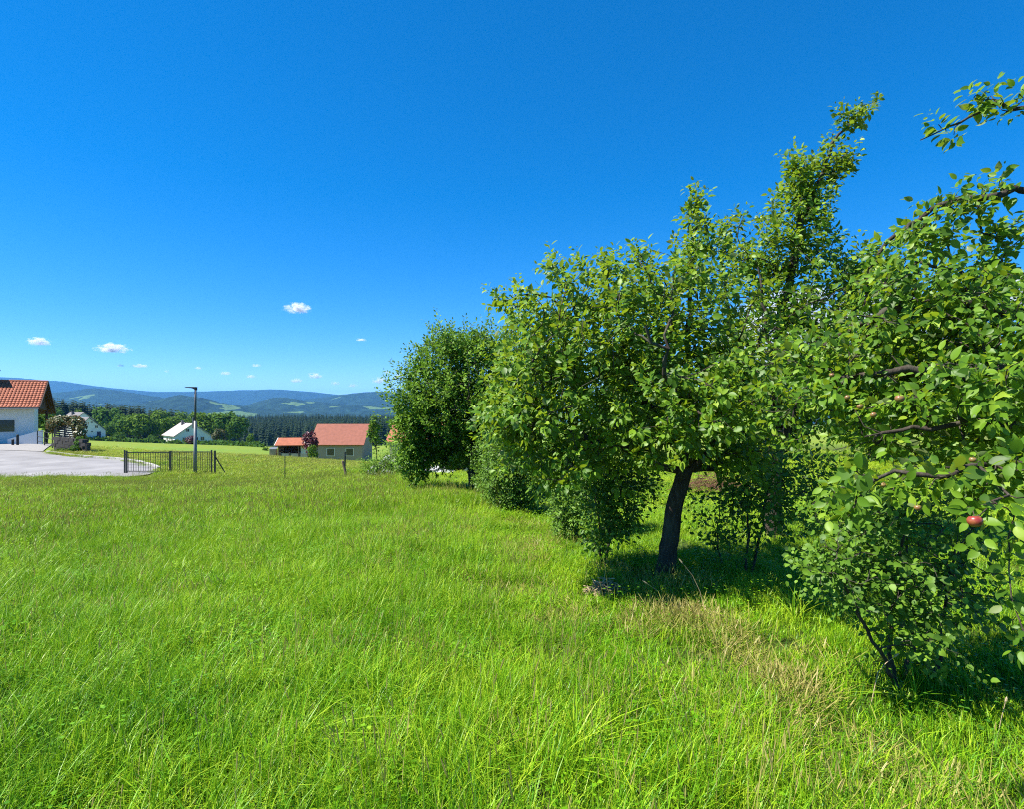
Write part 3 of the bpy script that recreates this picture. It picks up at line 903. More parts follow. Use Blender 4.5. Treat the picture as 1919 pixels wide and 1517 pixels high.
shrub('shrub', 'broad dense bush midway along the row with leaves to the ground', 55, 975, 9.6,
      [[(960, 9.6), (955, 900, 9.6), (950, 830, 9.6)], [(990, 9.65), (992, 900, 9.65), (1000, 830, 9.6)], [(975, 9.5), (975, 860, 9.4)]],
      [(975, 885, 9.6, 58, 76, .5, 620), (945, 895, 9.4, 34, 58, .35, 240), (1005, 850, 9.7, 44, 80, .45, 260), (948, 850, 9.8, 48, 80, .5, 260), (925, 905, 9.7, 22, 46, .3, 110), (965, 942, 9.4, 42, 24, .3, 130)],
      .046, PRIVET, 14, .22, width=1.1, stem_r=.018, up=.35)
shrub('shrub', 'leafy bush closing the gap between plum trunk and dense bush', 57, 925, 11.2,
      [[(915, 11.2), (915, 880, 11.2), (912, 810, 11.2)], [(935, 11.2), (938, 880, 11.2), (940, 800, 11.2)]],
      [(925, 865, 11.2, 40, 62, .5, 300), (945, 820, 11.3, 40, 50, .5, 160), (915, 905, 11.1, 26, 26, .3, 90)],
      .05, PRIVET, 14, .24, width=1.1, stem_r=.018, up=.5)
shrub('shrub', 'low dark bush at the far end of the row before pale stones', 56, 722, 18,
      [[(710, 18), (705, 870, 18)], [(735, 18), (740, 860, 18)], [(722, 18), (722, 865, 17.8)]],
      [(722, 874, 18, 44, 22, .7, 230), (745, 866, 18.1, 28, 30, .5, 130), (695, 882, 17.9, 22, 15, .4, 60)],
      .075, PLUM, 14, .35, width=.6, stem_r=.02, up=.7)

# ------------------------------------------------------------------ conifer wood and broad trees beyond
def conifer_mesh(seed, tiers=13, k=9):
    r = np.random.default_rng(seed)
    V, Fc, rn = [], [], []
    for i in range(tiers):
        f = i / tiers
        z = .12 + .86 * f
        rad = .17 * (1 - f) ** .8 * r.uniform(.85, 1.15) + .006
        for j in range(k):
            a = 2 * math.pi * (j + r.uniform(-.3, .3)) / k + i
            L = rad * r.uniform(.7, 1.25)
            w = L * .42
            ca, sa = math.cos(a), math.sin(a)
            n = len(V)
            dz = -.30 * L - .01
            V += [(0, 0, z + .05 * (1 - f)), (ca * L * .6 - sa * w, sa * L * .6 + ca * w, z + dz * .5), (ca * L, sa * L, z + dz), (ca * L * .6 + sa * w, sa * L * .6 - ca * w, z + dz * .5)]
            Fc += [(n, n+1, n+2), (n, n+2, n+3)]
            rn += [r.random() * .7 + .3 * f] * 4
    n = len(V)
    V += [(.012, 0, 0), (-.006, .01, 0), (-.006, -.01, 0), (0, 0, .9)]
    Fc += [(n, n+1, n+3), (n+1, n+2, n+3), (n+2, n, n+3)]
    rn += [0] * 4
    return np_mesh('conifer', np.array(V), [np.array(Fc)], CONIF, {'rnd': rn})

def clump_crown(r, lobes, n, size, shell=.6):
    """leaf clumps for a tree seen from far; unit-metre space"""
    per = np.array([l[3] * l[4] * l[5] for l in lobes]) ** .67
    per = np.maximum(20, (n * per / per.sum())).astype(int)
    Ps, Ns = [], []
    for l, k in zip(lobes, per):
        v = nrm(r.normal(0, 1, (k, 3)))
        bump = 1 + .16 * np.sin(v[:, 0] * 7 + l[0]) * np.sin(v[:, 1] * 6 + l[1]) + .10 * np.sin(v[:, 2] * 11)
        q = (shell + (1 - shell) * r.random(k) ** .5) * bump
        Ps.append(np.array(l[:3]) + v * q[:, None] * np.array(l[3:6])); Ns.append(v)
    p = np.concatenate(Ps); nv = np.concatenate(Ns)
    nv = nrm(nv + np.array([0, 0, .35]) + r.normal(0, .45, p.shape))
    d = nrm(np.cross(nv, r.normal(0, 1, p.shape)))
    s = size * r.uniform(.6, 1.4, len(p))
    V, Ft = leaves_geo(p - d * s[:, None] * .5, d, nv, s, LEAF4_V, LEAF4_F, 1.5)
    rn = np.clip(r.beta(2, 2, len(p)) * .8 + .1 + .25 * nv[:, 2] * 0, 0, 1)
    return V, Ft, np.repeat(rn, len(LEAF4_V))

def points_instancer(name, pts, rots, scls, var, coll, parent=None):
    me = bpy.data.meshes.new(name)
    me.vertices.add(len(pts)); me.vertices.foreach_set('co', np.asarray(pts, np.float32).ravel())
    a = me.attributes.new('rot', 'FLOAT_VECTOR', 'POINT'); a.data.foreach_set('vector', np.asarray(rots, np.float32).ravel())
    a = me.attributes.new('scl', 'FLOAT_VECTOR', 'POINT'); a.data.foreach_set('vector', np.asarray(scls, np.float32).ravel())
    a = me.attributes.new('var', 'INT', 'POINT'); a.data.foreach_set('value', np.asarray(var, np.int32))
    o = link(name, me, parent)
    ng = bpy.data.node_groups.new(name + '_scatter', 'GeometryNodeTree')
    ng.interface.new_socket('Geometry', in_out='INPUT', socket_type='NodeSocketGeometry')
    ng.interface.new_socket('Geometry', in_out='OUTPUT', socket_type='NodeSocketGeometry')
    N, L = ng.nodes, ng.links
    gi, go = N.new('NodeGroupInput'), N.new('NodeGroupOutput')
    ip = N.new('GeometryNodeInstanceOnPoints')
    ci = N.new('GeometryNodeCollectionInfo')
    ci.inputs['Collection'].default_value = coll
    ci.inputs['Separate Children'].default_value = True
    ci.inputs['Reset Children'].default_value = True
    ip.inputs['Pick Instance'].default_value = True
    def na(nm, dt):
        q = N.new('GeometryNodeInputNamedAttribute'); q.data_type = dt; q.inputs['Name'].default_value = nm
        return next(s for s in q.outputs if s.enabled and s.name == 'Attribute')
    L.new(gi.outputs[0], ip.inputs['Points'])
    L.new(ci.outputs[0], ip.inputs['Instance'])
    L.new(na('var', 'INT'), ip.inputs['Instance Index'])
    L.new(na('rot', 'FLOAT_VECTOR'), ip.inputs['Rotation'])
    L.new(na('scl', 'FLOAT_VECTOR'), ip.inputs['Scale'])
    L.new(ip.outputs[0], go.inputs[0])
    md = o.modifiers.new('scatter', 'NODES'); md.node_group = ng
    return o

cc = bpy.data.collections.new('conifer_kinds')
for q in range(5):
    cc.objects.link(bpy.data.objects.new('conifer_kind.%03d' % q, conifer_mesh(200 + q)))
# wood: dense spruces over the slope beyond the houses
px = rng.uniform(-150, 1000, 9000); d = np.sqrt(rng.uniform(330**2, 960**2, 9000))
lim = np.interp(px, [-150, 90, 200, 330, 480, 560, 1000], [300, 330, 350, 420, 440, 400, 380])
ok = d > lim
px, d = px[ok], d[ok]
x = (px - CX) / F * d
z = H(x, d)
hh = rng.uniform(12, 22, len(x)) * (1 + .25 * (fbm(x / 60, d / 60, 15, 3) - .5))
n2_ = 420
px2 = rng.uniform(20, 345, n2_); d2_ = rng.uniform(300, 345, n2_)
x2 = (px2 - CX) / F * d2_; z2 = H(x2, d2_)
top_ = CAMZ + (CY - (np.interp(px2, [20, 90, 140, 200, 260, 345], [734, 739, 744, 749, 755, 764]) + rng.uniform(-2, 14, n2_))) / F * d2_
h2 = np.clip(top_ - z2, 9, 32)
x = np.r_[x, x2]; d = np.r_[d, d2_]; z = np.r_[z, z2]; hh = np.r_[hh, h2]
wood = points_instancer('conifer_wood', np.column_stack([x, d, z - .5]), np.column_stack([np.zeros(len(x)), np.zeros(len(x)), rng.uniform(0, 6.28, len(x))]),
                        np.column_stack([hh * rng.uniform(.95, 1.3, len(x)), hh * rng.uniform(.95, 1.3, len(x)), hh]), rng.integers(0, 5, len(x)), cc)
tag(wood, 'dark spruce wood covering the slope beyond the houses', 'wood', kind='stuff')

def far_tree(name, label, px, top, base, d, halfw, m, seed, cat='tree', n=1500, group=None, trunk=.28, size=None, lobn=7):
    r = np.random.default_rng(seed)
    p0 = G(px, d)
    zb = P(px, base, d)[2]
    p0[2] = min(p0[2], zb) if abs(p0[2] - zb) < 3 else p0[2]
    h = P(px, top, d)[2] - p0[2]
    w = halfw / F * d
    th = empty(name, p0); tag(th, label, cat, group)
    tz = trunk * h
    mb = MB()
    mb.tube([(0, 0, -.3), (0.02*h, 0, tz * .6), (0, 0, tz * 1.3), (.02*h, .01*h, h * .65)], [w * .09, w * .07, w * .055, w * .02], 6)
    for k in range(4):
        a = k * 1.6 + r.random(); mb.tube([(0, 0, tz), (math.cos(a) * w * .3, math.sin(a) * w * .3, tz + h * .2), (math.cos(a) * w * .6, math.sin(a) * w * .6, tz + h * .36)], [w * .04, w * .03, w * .012], 5)
    mb.build('trunk', BARK, th)
    ch = h - tz * .75
    lobes = [(0, 0, tz * .75 + ch * .5, w * .72, w * .72, ch * .46)]
    for k in range(lobn):
        a = r.uniform(0, 6.28); q = r.uniform(.35, .62) * w; zz = tz * .75 + ch * r.uniform(.25, .78)
        rr_ = w * r.uniform(.3, .5)
        lobes.append((math.cos(a) * q, math.sin(a) * q, zz, rr_, rr_, min(ch * .28, rr_ * 1.05)))
    V, Ft, rn = clump_crown(r, lobes, n, size or max(.16, w * .16))
    V[:, 2] = np.maximum(V[:, 2], .05)
    c = link('crown', np_mesh('crown', V, [Ft], m, {'rnd': rn}), th); c['kind'] = 'stuff'
    return th

FT = [
 ('broad dark tree above the far driveway, left of its twin', 240, 776, 826, 215, 24, BROAD), ('tall billowing tree with a pale sunlit crown beside the hedge', 262, 772, 829, 205, 26, BROADY),
 ('dark rounded tree between the billowing tree and the yellow green one', 288, 786, 828, 208, 16, BROAD), ('light yellow green tree standing left of the pale roofed house', 306, 782, 826, 218, 20, BROADY),
 ('bright green tree rising behind the left eave of the pale roofed house', 328, 780, 826, 225, 20, BROADY), ('small rounded tree just behind the ridge of the pale roofed house', 348, 783, 826, 232, 18, BROAD),
 ('large green tree right of the lamp post behind the house', 392, 774, 828, 232, 26, BROADY), ('broad dark green tree massed behind the small reddish tree', 422, 771, 830, 225, 28, BROAD),
 ('rightmost tall tree of the wooded clump beyond the gate', 446, 778, 832, 215, 22, BROAD), ('small bronze tinted tree right of the pale roofed house', 410, 803, 836, 192, 14, FLOWER),
 ('single small round tree standing alone right of the clump', 470, 812, 833, 200, 9, BROADY), ('broad light green tree behind the twin gabled house', 198, 764, 806, 280, 28, BROAD),
 ('small light green tree rising in front of the pines', 147, 765, 790, 290, 11, BROADY), ('grey green rounded tree at the foot of the pines beside the tiled gable', 106, 762, 800, 270, 14, BROAD),
 ('tree with dense crown just right of the twin gabled house', 214, 792, 824, 222, 18, BROAD), ('low tree filling the gap between house and billowing tree', 225, 778, 815, 262, 22, BROAD),
 ('tree crown at the back of the clump above the pale roof', 368, 770, 812, 275, 22, BROADY), ('tree crown at the back of the clump left of the lamp post', 340, 768, 808, 290, 20, BROADY), ('loose tree at the back of the clump above the yellow green one', 300, 766, 808, 285, 22, BROADY),
]
for k, (lb, px_, tp, bs, d_, hw, m_) in enumerate(FT):
    far_tree('broadleaf_tree', lb, px_, tp, bs, d_, hw, m_, 300 + k, group='trees among the far houses', n=1700)
far_tree('shrub', 'dark thicket filling the gap behind the plum trunk', 862, 806, 884, 21, 62, BROAD, 348, 'shrub', 2600, trunk=.05, size=.12, lobn=9)
far_tree('shrub', 'round dark bush standing in the long hedge', 286, 816, 830, 192, 10, BROAD, 340, 'shrub', 700, trunk=.08)
far_tree('shrub', 'grey green bush before the far driveway trees', 222, 809, 827, 195, 11, BROAD, 341, 'shrub', 700, trunk=.08)
far_tree('shrub', 'dark purple bush in front of the pale roofed house', 358, 816, 836, 188, 12, MAPLE, 342, 'shrub', 700, trunk=.08)
far_tree('shrub', 'small green bush left of the wooden shed', 497, 838, 850, 112, 7, BROADY, 343, 'shrub', 500, trunk=.08)
far_tree('maple_tree', 'dark red maple behind the wooden shed', 581, 806, 852, 75, 20, MAPLE, 344, 'tree', 1500, trunk=.22)
far_tree('shrub', 'light green rounded bush in front of the red maple', 586, 832, 860, 71, 12, BROADY, 345, 'shrub', 800, trunk=.05)
far_tree('broadleaf_tree', 'loose light green young tree left of the plum crown', 704, 768, 858, 60, 17, BROADY, 346, 'tree', 500, trunk=.3, size=.28)

for k, (px_, tp, bs, d2, hw, lb) in enumerate([(1180, 640, 872, 24, 95, 'dark tree glimpsed behind the crown of the spreading apple tree'), (1420, 660, 868, 22, 110, 'shady tree across the lawn right of the dark apple trunk'),
        (1640, 650, 866, 20, 120, 'shady tree across the lawn behind the loose shrub'), (1880, 640, 866, 19, 130, 'shady tree across the lawn at the right edge')]):
    far_tree('broadleaf_tree', lb, px_, tp, bs, d2, hw, BROAD, 360 + k, n=5200, size=.2, trunk=.06, lobn=12)

# long low hedge
hd = empty('hedge', G(320, 192)); tag(hd, 'long low dark hedge along the far edge of the green field', 'hedge')
hp = []
for q in np.linspace(0, 1, 1500):
    px_ = 150 + 345 * q; d_ = np.interp(q, [0, .6, 1], [186, 190, 150])
    g = G(px_, d_)
    hp.append(g + np.array([rng.normal(0, .5), rng.normal(0, .6), rng.uniform(.1, 1.0)]))
hp = np.array(hp); hn = nrm(rng.normal(0, 1, hp.shape) + np.array([0, -.6, .6])); hdv = nrm(np.cross(hn, rng.normal(0, 1, hp.shape)))
V, Ft = leaves_geo(hp - np.array(hd.location), hdv, hn, rng.uniform(.7, 1.3, len(hp)), LEAF4_V, LEAF4_F, 1.5)
c_ = link('foliage', np_mesh('foliage', V, [Ft], BROAD, {'rnd': np.repeat(rng.random(len(hp)) * .5, 5)}), hd); c_['kind'] = 'stuff'

# ------------------------------------------------------------------ houses
def house(name, label, loc, yaw, w, L, eave, ridge, wall_m, roof_m, windows=(), over=.4, chimney=None, doors=(), ridge_x=0.0, eave_r=None):
    """gable front at local y=0 (facing -y), ridge along +y; width along x"""
    th = empty(name, loc, yaw); tag(th, label, 'house')
    er = eave if eave_r is None else eave_r
    wx0, wx1 = -w/2, w/2
    MB().prism([(wx0, 0, -1.5), (wx1, 0, -1.5), (wx1, 0, er), (ridge_x, 0, ridge), (wx0, 0, eave)], (0, L, 0)).build('wall', wall_m, th)
    def slope(x0, z0):
        dx, dz = ridge_x - x0, ridge - z0
        l = math.hypot(dx, dz); ux, uz = dx / l, dz / l
        ex, ez = x0 - ux * over, z0 - uz * over
        nx, nz = (-uz, ux) if x0 < ridge_x else (uz, -ux)
        k = .03; tck = .18
        a = np.array([ex + nx*k, -over, ez + nz*k]); b = np.array([ridge_x + nx*k * (1 if x0 < ridge_x else 1), -over, ridge + abs(nz)*k + .02])
        return MB().prism([tuple(a), tuple(b), tuple(b + np.array([0, 0, tck])), tuple(a + np.array([nx*tck, 0, abs(nz)*tck]))], (0, L + 2 * over, 0))
    slope(wx0, eave).build('roof', roof_m, th); slope(wx1, er).build('roof', roof_m, th)
    if chimney:
        cx, cyy, ch = chimney
        cz = ridge - abs(cx - ridge_x) * (ridge - eave) / (ridge_x - wx0)
        MB().box((cx - .35, cyy - .35, cz - .3), (cx + .35, cyy + .35, cz + ch)).box((cx - .42, cyy - .42, cz + ch), (cx + .42, cyy + .42, cz + ch + .12)).build('chimney', SLATE, th)
    for face, u, z, ww, hh_ in windows:
        wd = None
        if face == 'front':
            fr = MB().box((u - ww/2 - .08, -.06, z - .08), (u + ww/2 + .08, -.004, z)).box((u - ww/2 - .08, -.06, z + hh_), (u + ww/2 + .08, -.004, z + hh_ + .08)).box((u - ww/2 - .08, -.06, z), (u - ww/2, -.004, z + hh_)).box((u + ww/2, -.06, z), (u + ww/2 + .08, -.004, z + hh_)).box((u - .03, -.05, z), (u + .03, -.004, z + hh_))
            wd = fr.build('window', WHITEW, th)
            MB().box((u - ww/2, -.03, z), (u + ww/2, -.006, z + hh_)).build('pane', PANE, wd)
        else:
            fr = MB().box((wx0 - .06, u - ww/2 - .08, z - .08), (wx0 - .004, u + ww/2 + .08, z)).box((wx0 - .06, u - ww/2 - .08, z + hh_), (wx0 - .004, u + ww/2 + .08, z + hh_ + .08)).box((wx0 - .06, u - ww/2 - .08, z), (wx0 - .004, u - ww/2, z + hh_)).box((wx0 - .06, u + ww/2, z), (wx0 - .004, u + ww/2 + .08, z + hh_))
            wd = fr.build('window', WHITEW, th)
            MB().box((wx0 - .03, u - ww/2, z), (wx0 - .006, u + ww/2, z + hh_)).build('pane', PANE, wd)
    for u, ww, hh_, m_ in doors:
        dr_ = MB().box((u - ww/2, -.05, -.5), (u + ww/2, -.004, hh_)).build('door', m_, th)
        MB().box((u + ww/2 - .2, -.09, 1.0), (u + ww/2 - .1, -.052, 1.1)).build('handle', GALV, dr_)
    return th
def yaw_from(ax_):   # ridge direction -> rotation so that local +y runs along it
    return math.atan2(-ax_[0], ax_[1])

pB = P(361, 832.5, 197)
house('house', 'white house with pale grey roof seen past the lamp post', pB, yaw_from((-.74, .67)), 11.2, 12, 2.9, 6.9, WHITEW, GREYROOF,
      [('front', -1.6, 4.2, .9, 1.0), ('front', -2.6, 1.0, 1.1, 1.2), ('front', 3.2, 1.0, 1.1, 1.2), ('side', 3, .9, 1.0, 1.2), ('side', 5, .9, 1.0, 1.2), ('side', 8, .9, 1.2, 1.2)], .6, (-.9, 7.5, 1.6), [(1.2, 1.0, 2.1, DARKWOOD)])
sk = MB()
pB2 = P(390, 838, 206); pB2[2] = H1(pB2[0], pB2[1]) + .2
house('house', 'low white annexe with grey roof right of the pale roofed house', pB2, yaw_from((-.74, .67)), 6, 7, 2.4, 4.4, WHITEW, GREYROOF, [('front', 0, .9, 1.2, 1.1)], .4)
pA = P(176, 821, 188)
house('house', 'white gabled house with small dark windows beside the ochre shrub', pA, yaw_from((-.80, .60)), 6.6, 9, 4.4, 6.6, WHITEW, SLATE,
      [('front', -.6, 4.9, .5, .5), ('front', -2.2, 3.2, .8, .8), ('front', .7, 3.2, .8, .8), ('front', -.6, 1.8, .5, .4)], .35, None, [(1.4, 1.1, 1.9, BLUEDOOR)], ridge_x=-1.4, eave_r=2.4)
pA2 = P(157, 820, 203); pA2[2] += .5
house('house', 'grey roofed white house half hidden behind the gabled one', pA2, yaw_from((-.86, .50)), 6.5, 10, 5.6, 8.2, WHITEW, SLATE, [('front', .4, 5.6, .7, .7)], .3, (-1, 6, 1.1))

# shed
ps = P(521, 856, 79); ps[2] = H1(ps[0], ps[1])
sh = empty('wooden_shed', ps, R(8)); tag(sh, 'small open fronted wooden shed with an orange tiled roof', 'shed')
MB().box((0, 0, -.3), (.12, .12, 1.7)).build('post', OLDWOOD, sh); MB().box((2.7, 0, -.3), (2.82, .12, 1.7)).build('post', OLDWOOD, sh); MB().box((4.3, 0, -.3), (4.42, .12, 1.7)).build('post', OLDWOOD, sh)
for k in range(8):
    MB().box((-.04, .15, .05 + k * .2), (-.005 - .012 * (k % 2), 3.2, .24 + k * .2)).build('plank', OLDWOOD, sh)
MB().box((.02, 3.0, -.3), (4.4, 3.1, 1.8)).build('rear_wall', DARKWOOD, sh)
MB().box((4.32, .15, -.3), (4.4, 2.98, 1.8)).build('side_wall', DARKWOOD, sh)
MB().prism([(-.02, .05, 1.72), (-.02, 3.1, 1.72), (-.02, 1.6, 2.45)], (.06, 0, 0)).build('gable_panel', DARKWOOD, sh)
rf = MB().prism([(-.35, -.45, 1.6), (-.35, 1.6, 2.55), (-.35, 1.6, 2.67), (-.35, -.5, 1.72)], (5.2, 0, 0)).build('roof', REDTILE, sh)
MB().prism([(-.35, 1.6, 2.56), (-.35, 3.5, 1.66), (-.35, 3.55, 1.78), (-.35, 1.6, 2.68)], (5.2, 0, 0)).build('roof', REDTILE, sh)
MB().prism([(-.42, -.48, 1.58), (-.42, 1.6, 2.54), (-.42, 1.6, 2.70), (-.42, -.52, 1.74)], (.06, 0, 0)).build('barge_board', WHITEW, rf)
MB().box((3.0, .3, .0), (4.1, .36, 1.5)).build('leaning_panel', WHITEW, sh)
pg = P(511, 855, 80); pg[2] = H1(pg[0], pg[1])
gh = empty('cold_frame', pg, R(8)); tag(gh, 'small whitish box frame standing left of the wooden shed', 'cold frame')
MB().box((-.45, 0, -.3), (.45, .9, 1.05)).build('body', CREAM, gh); MB().prism([(-.5, -.05, 1.06), (-.5, .95, 1.3), (-.5, .95, 1.35), (-.5, -.05, 1.11)], (1.0, 0, 0)).build('lid', GALV, gh)
# garden wall in front of the shed
gw = empty('garden_fence', G(555, 76), R(-4)); tag(gw, 'low grey garden fence with posts in front of the shed', 'fence')
MB().box((-2.4, 0, -.5), (3.2, .2, .14)).build('kerb_base', CONCRETE, gw)
for k in range(5):
    MB().box((-2.35 + k * 1.3, .03, .14), (-2.2 + k * 1.3, .17, .85)).build('post', DARKSTONE, gw)
for k in range(4):
    MB().box((-2.19 + k * 1.3, .08, .2), (-1.06 + k * 1.3, .12, .72)).build('panel', simple('grey_green_panel', (.13, .17, .15), .8, .2, .3, 3), gw)

# houses beyond the shed: low red roofs
pH = P(640, 862, 97); pH[2] = H1(pH[0], pH[1])
hC = house('house', 'low brownish house with a red roof right of the maple', (pH[0] + 4.3, pH[1] + .5, pH[2]), R(90), 7.0, 8.2, 3.0, 6.0, CREAM, BROWNTILE, [('side', 2, 1.0, 1.2, 1.2), ('side', 5.2, 1.0, 1.2, 1.2)], .5)
pH2 = P(775, 860, 88); pH2[2] = H1(pH2[0], pH2[1])
house('house', 'grey walled house with a red roof half hidden by the plum tree', (pH2[0] + 4.6, pH2[1], pH2[2]), R(82), 6.5, 7.5, 3.4, 5.9, CREAM, REDTILE, [('side', 2.5, 1.2, .9, 1.2), ('side', 5.5, 1.2, .9, 1.2)], .5)

# ------------------------------------------------------------------ tiled house at the left edge
Fp = P(66, 833, 49); Fp[2] = H1(Fp[0], Fp[1]) + .05
v = np.array([-.508, .861]); v /= np.linalg.norm(v)
u = np.array([-v[1], v[0]])            # towards the left, along the ridge
th = empty('tiled_house', Fp, math.atan2(v[1], v[0]) - math.pi/2)   # local +y = v, local -x = u
tag(th, 'white house with an orange tiled roof and dark wooden gable', 'house')
Ez, Rz, Ezr, hw1, hw2 = 3.35, 5.55, 2.75, 3.15, 3.4
MB().box((-10, .5, -.6), (-.9, 6.2, 3.2)).build('wall', WHITEW, th)
MB().box((-.9, .5, -.6), (-.15, 2.0, 3.2)).build('porch_wall', WHITEW, th)
MB().prism([(-.22, .4, 3.21), (-.22, 6.3, 2.8), (-.22, 3.15, 5.36)], (.08, 0, 0)).build('gable_panel', DARKWOOD, th)
for k in range(11):
    x0 = .75 + k * .46
    zt = min(Ez + (x0 + .2) / 3.15 * 2.0, Ez + (6.3 - x0) / 3.15 * 2.0) - .1
    MB().box((-.135, x0, 3.25), (-.10 + .012 * (k % 2), x0 + .42, max(3.5, zt))).build('plank', DARKWOOD, th)
MB().box((-.35, 2.1, -.6), (-.17, 2.28, 3.2)).build('post', DARKWOOD, th)
MB().box((-.30, 6.05, -.6), (-.12, 6.23, 2.9)).build('post', DARKWOOD, th)
MB().box((-.6, .3, 3.05), (-.25, 6.4, 3.23)).build('beam', DARKWOOD, th)
def tiled(xa, xb, y0, z0, y1, z1, name):
    """rows of barrel tiles from the eave (y0,z0) to the ridge (y1,z1)"""
    deck = MB().prism([(xb, y0, z0), (xb, y1, z1), (xb, y1, z1 - .12), (xb, y0, z0 - .12)], (xa - xb, 0, 0)).build(name, DARKWOOD, th)
    L = math.hypot(y1 - y0, z1 - z0); uy, uz = (y1 - y0) / L, (z1 - z0) / L
    ny, nz = (-uz, uy) if uy > 0 else (uz, -uy)
    rows, cols = int(L / .32), int((xb - xa) / .24)
    mb = MB()
    for i_ in range(rows):
        for j in range(cols):
            s0, s1 = i_ * L / rows - .03, (i_ + 1) * L / rows + .02
            l0, l1 = .075, .03
            jx = xa + (j + .5) * (xb - xa) / cols + random.uniform(-.008, .008); lift = random.uniform(0, .012)
            prof = [(-.12, 0), (-.07, .05), (0, .075), (.07, .05), (.12, 0)]
            vs = []
            for s_, l_ in ((s0, l0), (s1, l1)):
                for (ax_, h_) in prof:
                    hh_ = h_ * .8 + l_ + lift
                    vs.append((jx + ax_, y0 + uy * s_ + ny * hh_, z0 + uz * s_ + nz * hh_))
            mb.add(vs, [(k, k+1, k+6, k+5) for k in range(4)] + [(4, 3, 2, 1, 0)])
    tl = mb.build('tiles', REDTILE, deck); tl['kind'] = 'stuff'
    return deck
tiled(-10, 0.35, -.45, 3.15, 3.15, Rz, 'front_roof')
tiled(-10, 0.35, 6.75, 2.62, 3.15, Rz, 'rear_roof')
MB().tube([(-10, 3.15, Rz + .05), (.36, 3.15, Rz + .05)], .13, 8).build('ridge_tiles', REDTILE, th)
MB().prism([(.36, -.5, 3.0), (.36, 3.15, Rz - .04), (.36, 3.15, Rz + .16), (.36, -.55, 3.2)], (.05, 0, 0)).build('barge_board', DARKWOOD, th)
MB().prism([(.36, 6.8, 2.47), (.36, 3.15, Rz - .04), (.36, 3.15, Rz + .16), (.36, 6.85, 2.67)], (.05, 0, 0)).build('barge_board', DARKWOOD, th)
MB().box((-3.9, 2.6, 4.6), (-3.1, 3.3, 6.5)).box((-4.0, 2.5, 6.5), (-3.0, 3.4, 6.62)).build('chimney', SLATE, th)
d_ = MB().box((-4.4, .44, .02), (-3.3, .497, 2.3)).build('door', DOORWOOD, th)
MB().box((-3.48, .38, 1.0), (-3.38, .436, 1.12)).build('handle', GALV, d_)
w_ = MB().box((-2.6, .45, 1.0), (-1.4, .497, 1.06)).box((-2.6, .45, 2.1), (-1.4, .497, 2.16)).box((-2.6, .45, 1.06), (-2.54, .497, 2.1)).box((-1.46, .45, 1.06), (-1.4, .497, 2.1)).build('window', WHITEW, th)
MB().box((-2.54, .47, 1.06), (-1.46, .494, 2.1)).build('pane', PANE, w_)
MB().tube([(-10, -.55, 3.08), (.33, -.55, 3.08)], .07, 6).build('gutter', GALV, th)

# terrace: low white wall, bollards, railing, retaining wall, sloping fence, shrub
def local_to_world(th_, p):
    return th_.matrix_world @ Vector(p)
bpy.context.view_layer.update()
tw = empty('terrace_wall', G(45, 47.6), math.atan2(v[1], v[0]) - math.pi/2 - R(18)); tag(tw, 'low white wall at the edge of the shaded terrace', 'wall')
MB().prism([(-1.2, 0, -.2), (1.3, 0, -.2), (1.3, 0, 1.2), (-1.2, 0, .45)], (0, .22, 0)).build('wall', WHITEW, tw)
for px_, h_, lb in [(24, .45, 'short dark bollard at the foot of the white terrace wall'), (33, .85, 'taller dark bollard beside the white terrace wall')]:
    g = G(px_, 45.5)
    bo = empty('bollard', g); tag(bo, lb, 'bollard')
    MB().tube([(0, 0, -.2), (0, 0, h_)], .09, 10).build('shaft', DARKMETAL, bo); MB().tube([(0, 0, h_), (0, 0, h_ + .06)], [.11, .07], 10).build('cap', DARKMETAL, bo)
rl = empty('railing', G(96, 44.5)); tag(rl, 'dark metal railing along the shaded terrace', 'railing')
a = G(70, 47.5) - np.array(rl.location); b_ = G(98, 44.2) - np.array(rl.location); c_ = G(140, 43.2) - np.array(rl.location)
for pp in (a, (a + b_) / 2, b_, b_ + (c_ - b_) * .33, b_ + (c_ - b_) * .66, c_):
    q = 1.2
    MB().tube([tuple(pp), tuple(pp + np.array([0, 0, q]))], .035, 6).build('post', DARKMETAL, rl)
for hgt in (1.18, .7, .3):
    for s0_, s1_ in ((a, b_), (b_, c_)):
        MB().tube([tuple(s0_ + np.array([0, 0, hgt])), tuple(s1_ + np.array([0, 0, hgt]))], .025, 6).build('rail', DARKMETAL, rl)
rw = empty('retaining_wall', G(128, 41.5)); tag(rw, 'dark stone retaining wall below the ochre shrub', 'wall')
A0 = G(97, 42.3) - np.array(rw.location); A1 = G(160, 40.6) - np.array(rw.location)
dv = (A1 - A0); dl = np.linalg.norm(dv[:2]); ud = dv[:2] / dl; un = np.array([ud[1], -ud[0]])
for row in range(5):
    nblk = 7
    for j in range(nblk):
        f0 = (j + (.5 if row % 2 else 0)) / (nblk + .5); f1 = f0 + 1 / (nblk + .5) - .008
        o0 = A0[:2] + ud * dl * f0; o1 = A0[:2] + ud * dl * f1
        z0 = A0[2] + (A1[2] - A0[2]) * f0 + row * .24 - .15; z1 = z0 + .232
        off = un * random.uniform(0, .04)
        MB().hexa([(*(o0 + off), z0), (*(o1 + off), z0), (*(o1 - un * .4), z0), (*(o0 - un * .4), z0)], [(*(o0 + off), z1), (*(o1 + off), z1), (*(o1 - un * .4), z1), (*(o0 - un * .4), z1)]).build('stone', DARKSTONE, rw)
e1 = A1[:2] + ud * .05
MB().box((e1[0], e1[1] - .1, A1[2] - .2), (e1[0] + .16, e1[1] + .25, A1[2] + .75)).build('end_post', DARKSTONE, rw)
sf = empty('slatted_screen', G(120, 42.6)); tag(sf, 'dark slatted screen with a sloping top above the retaining wall', 'fence')
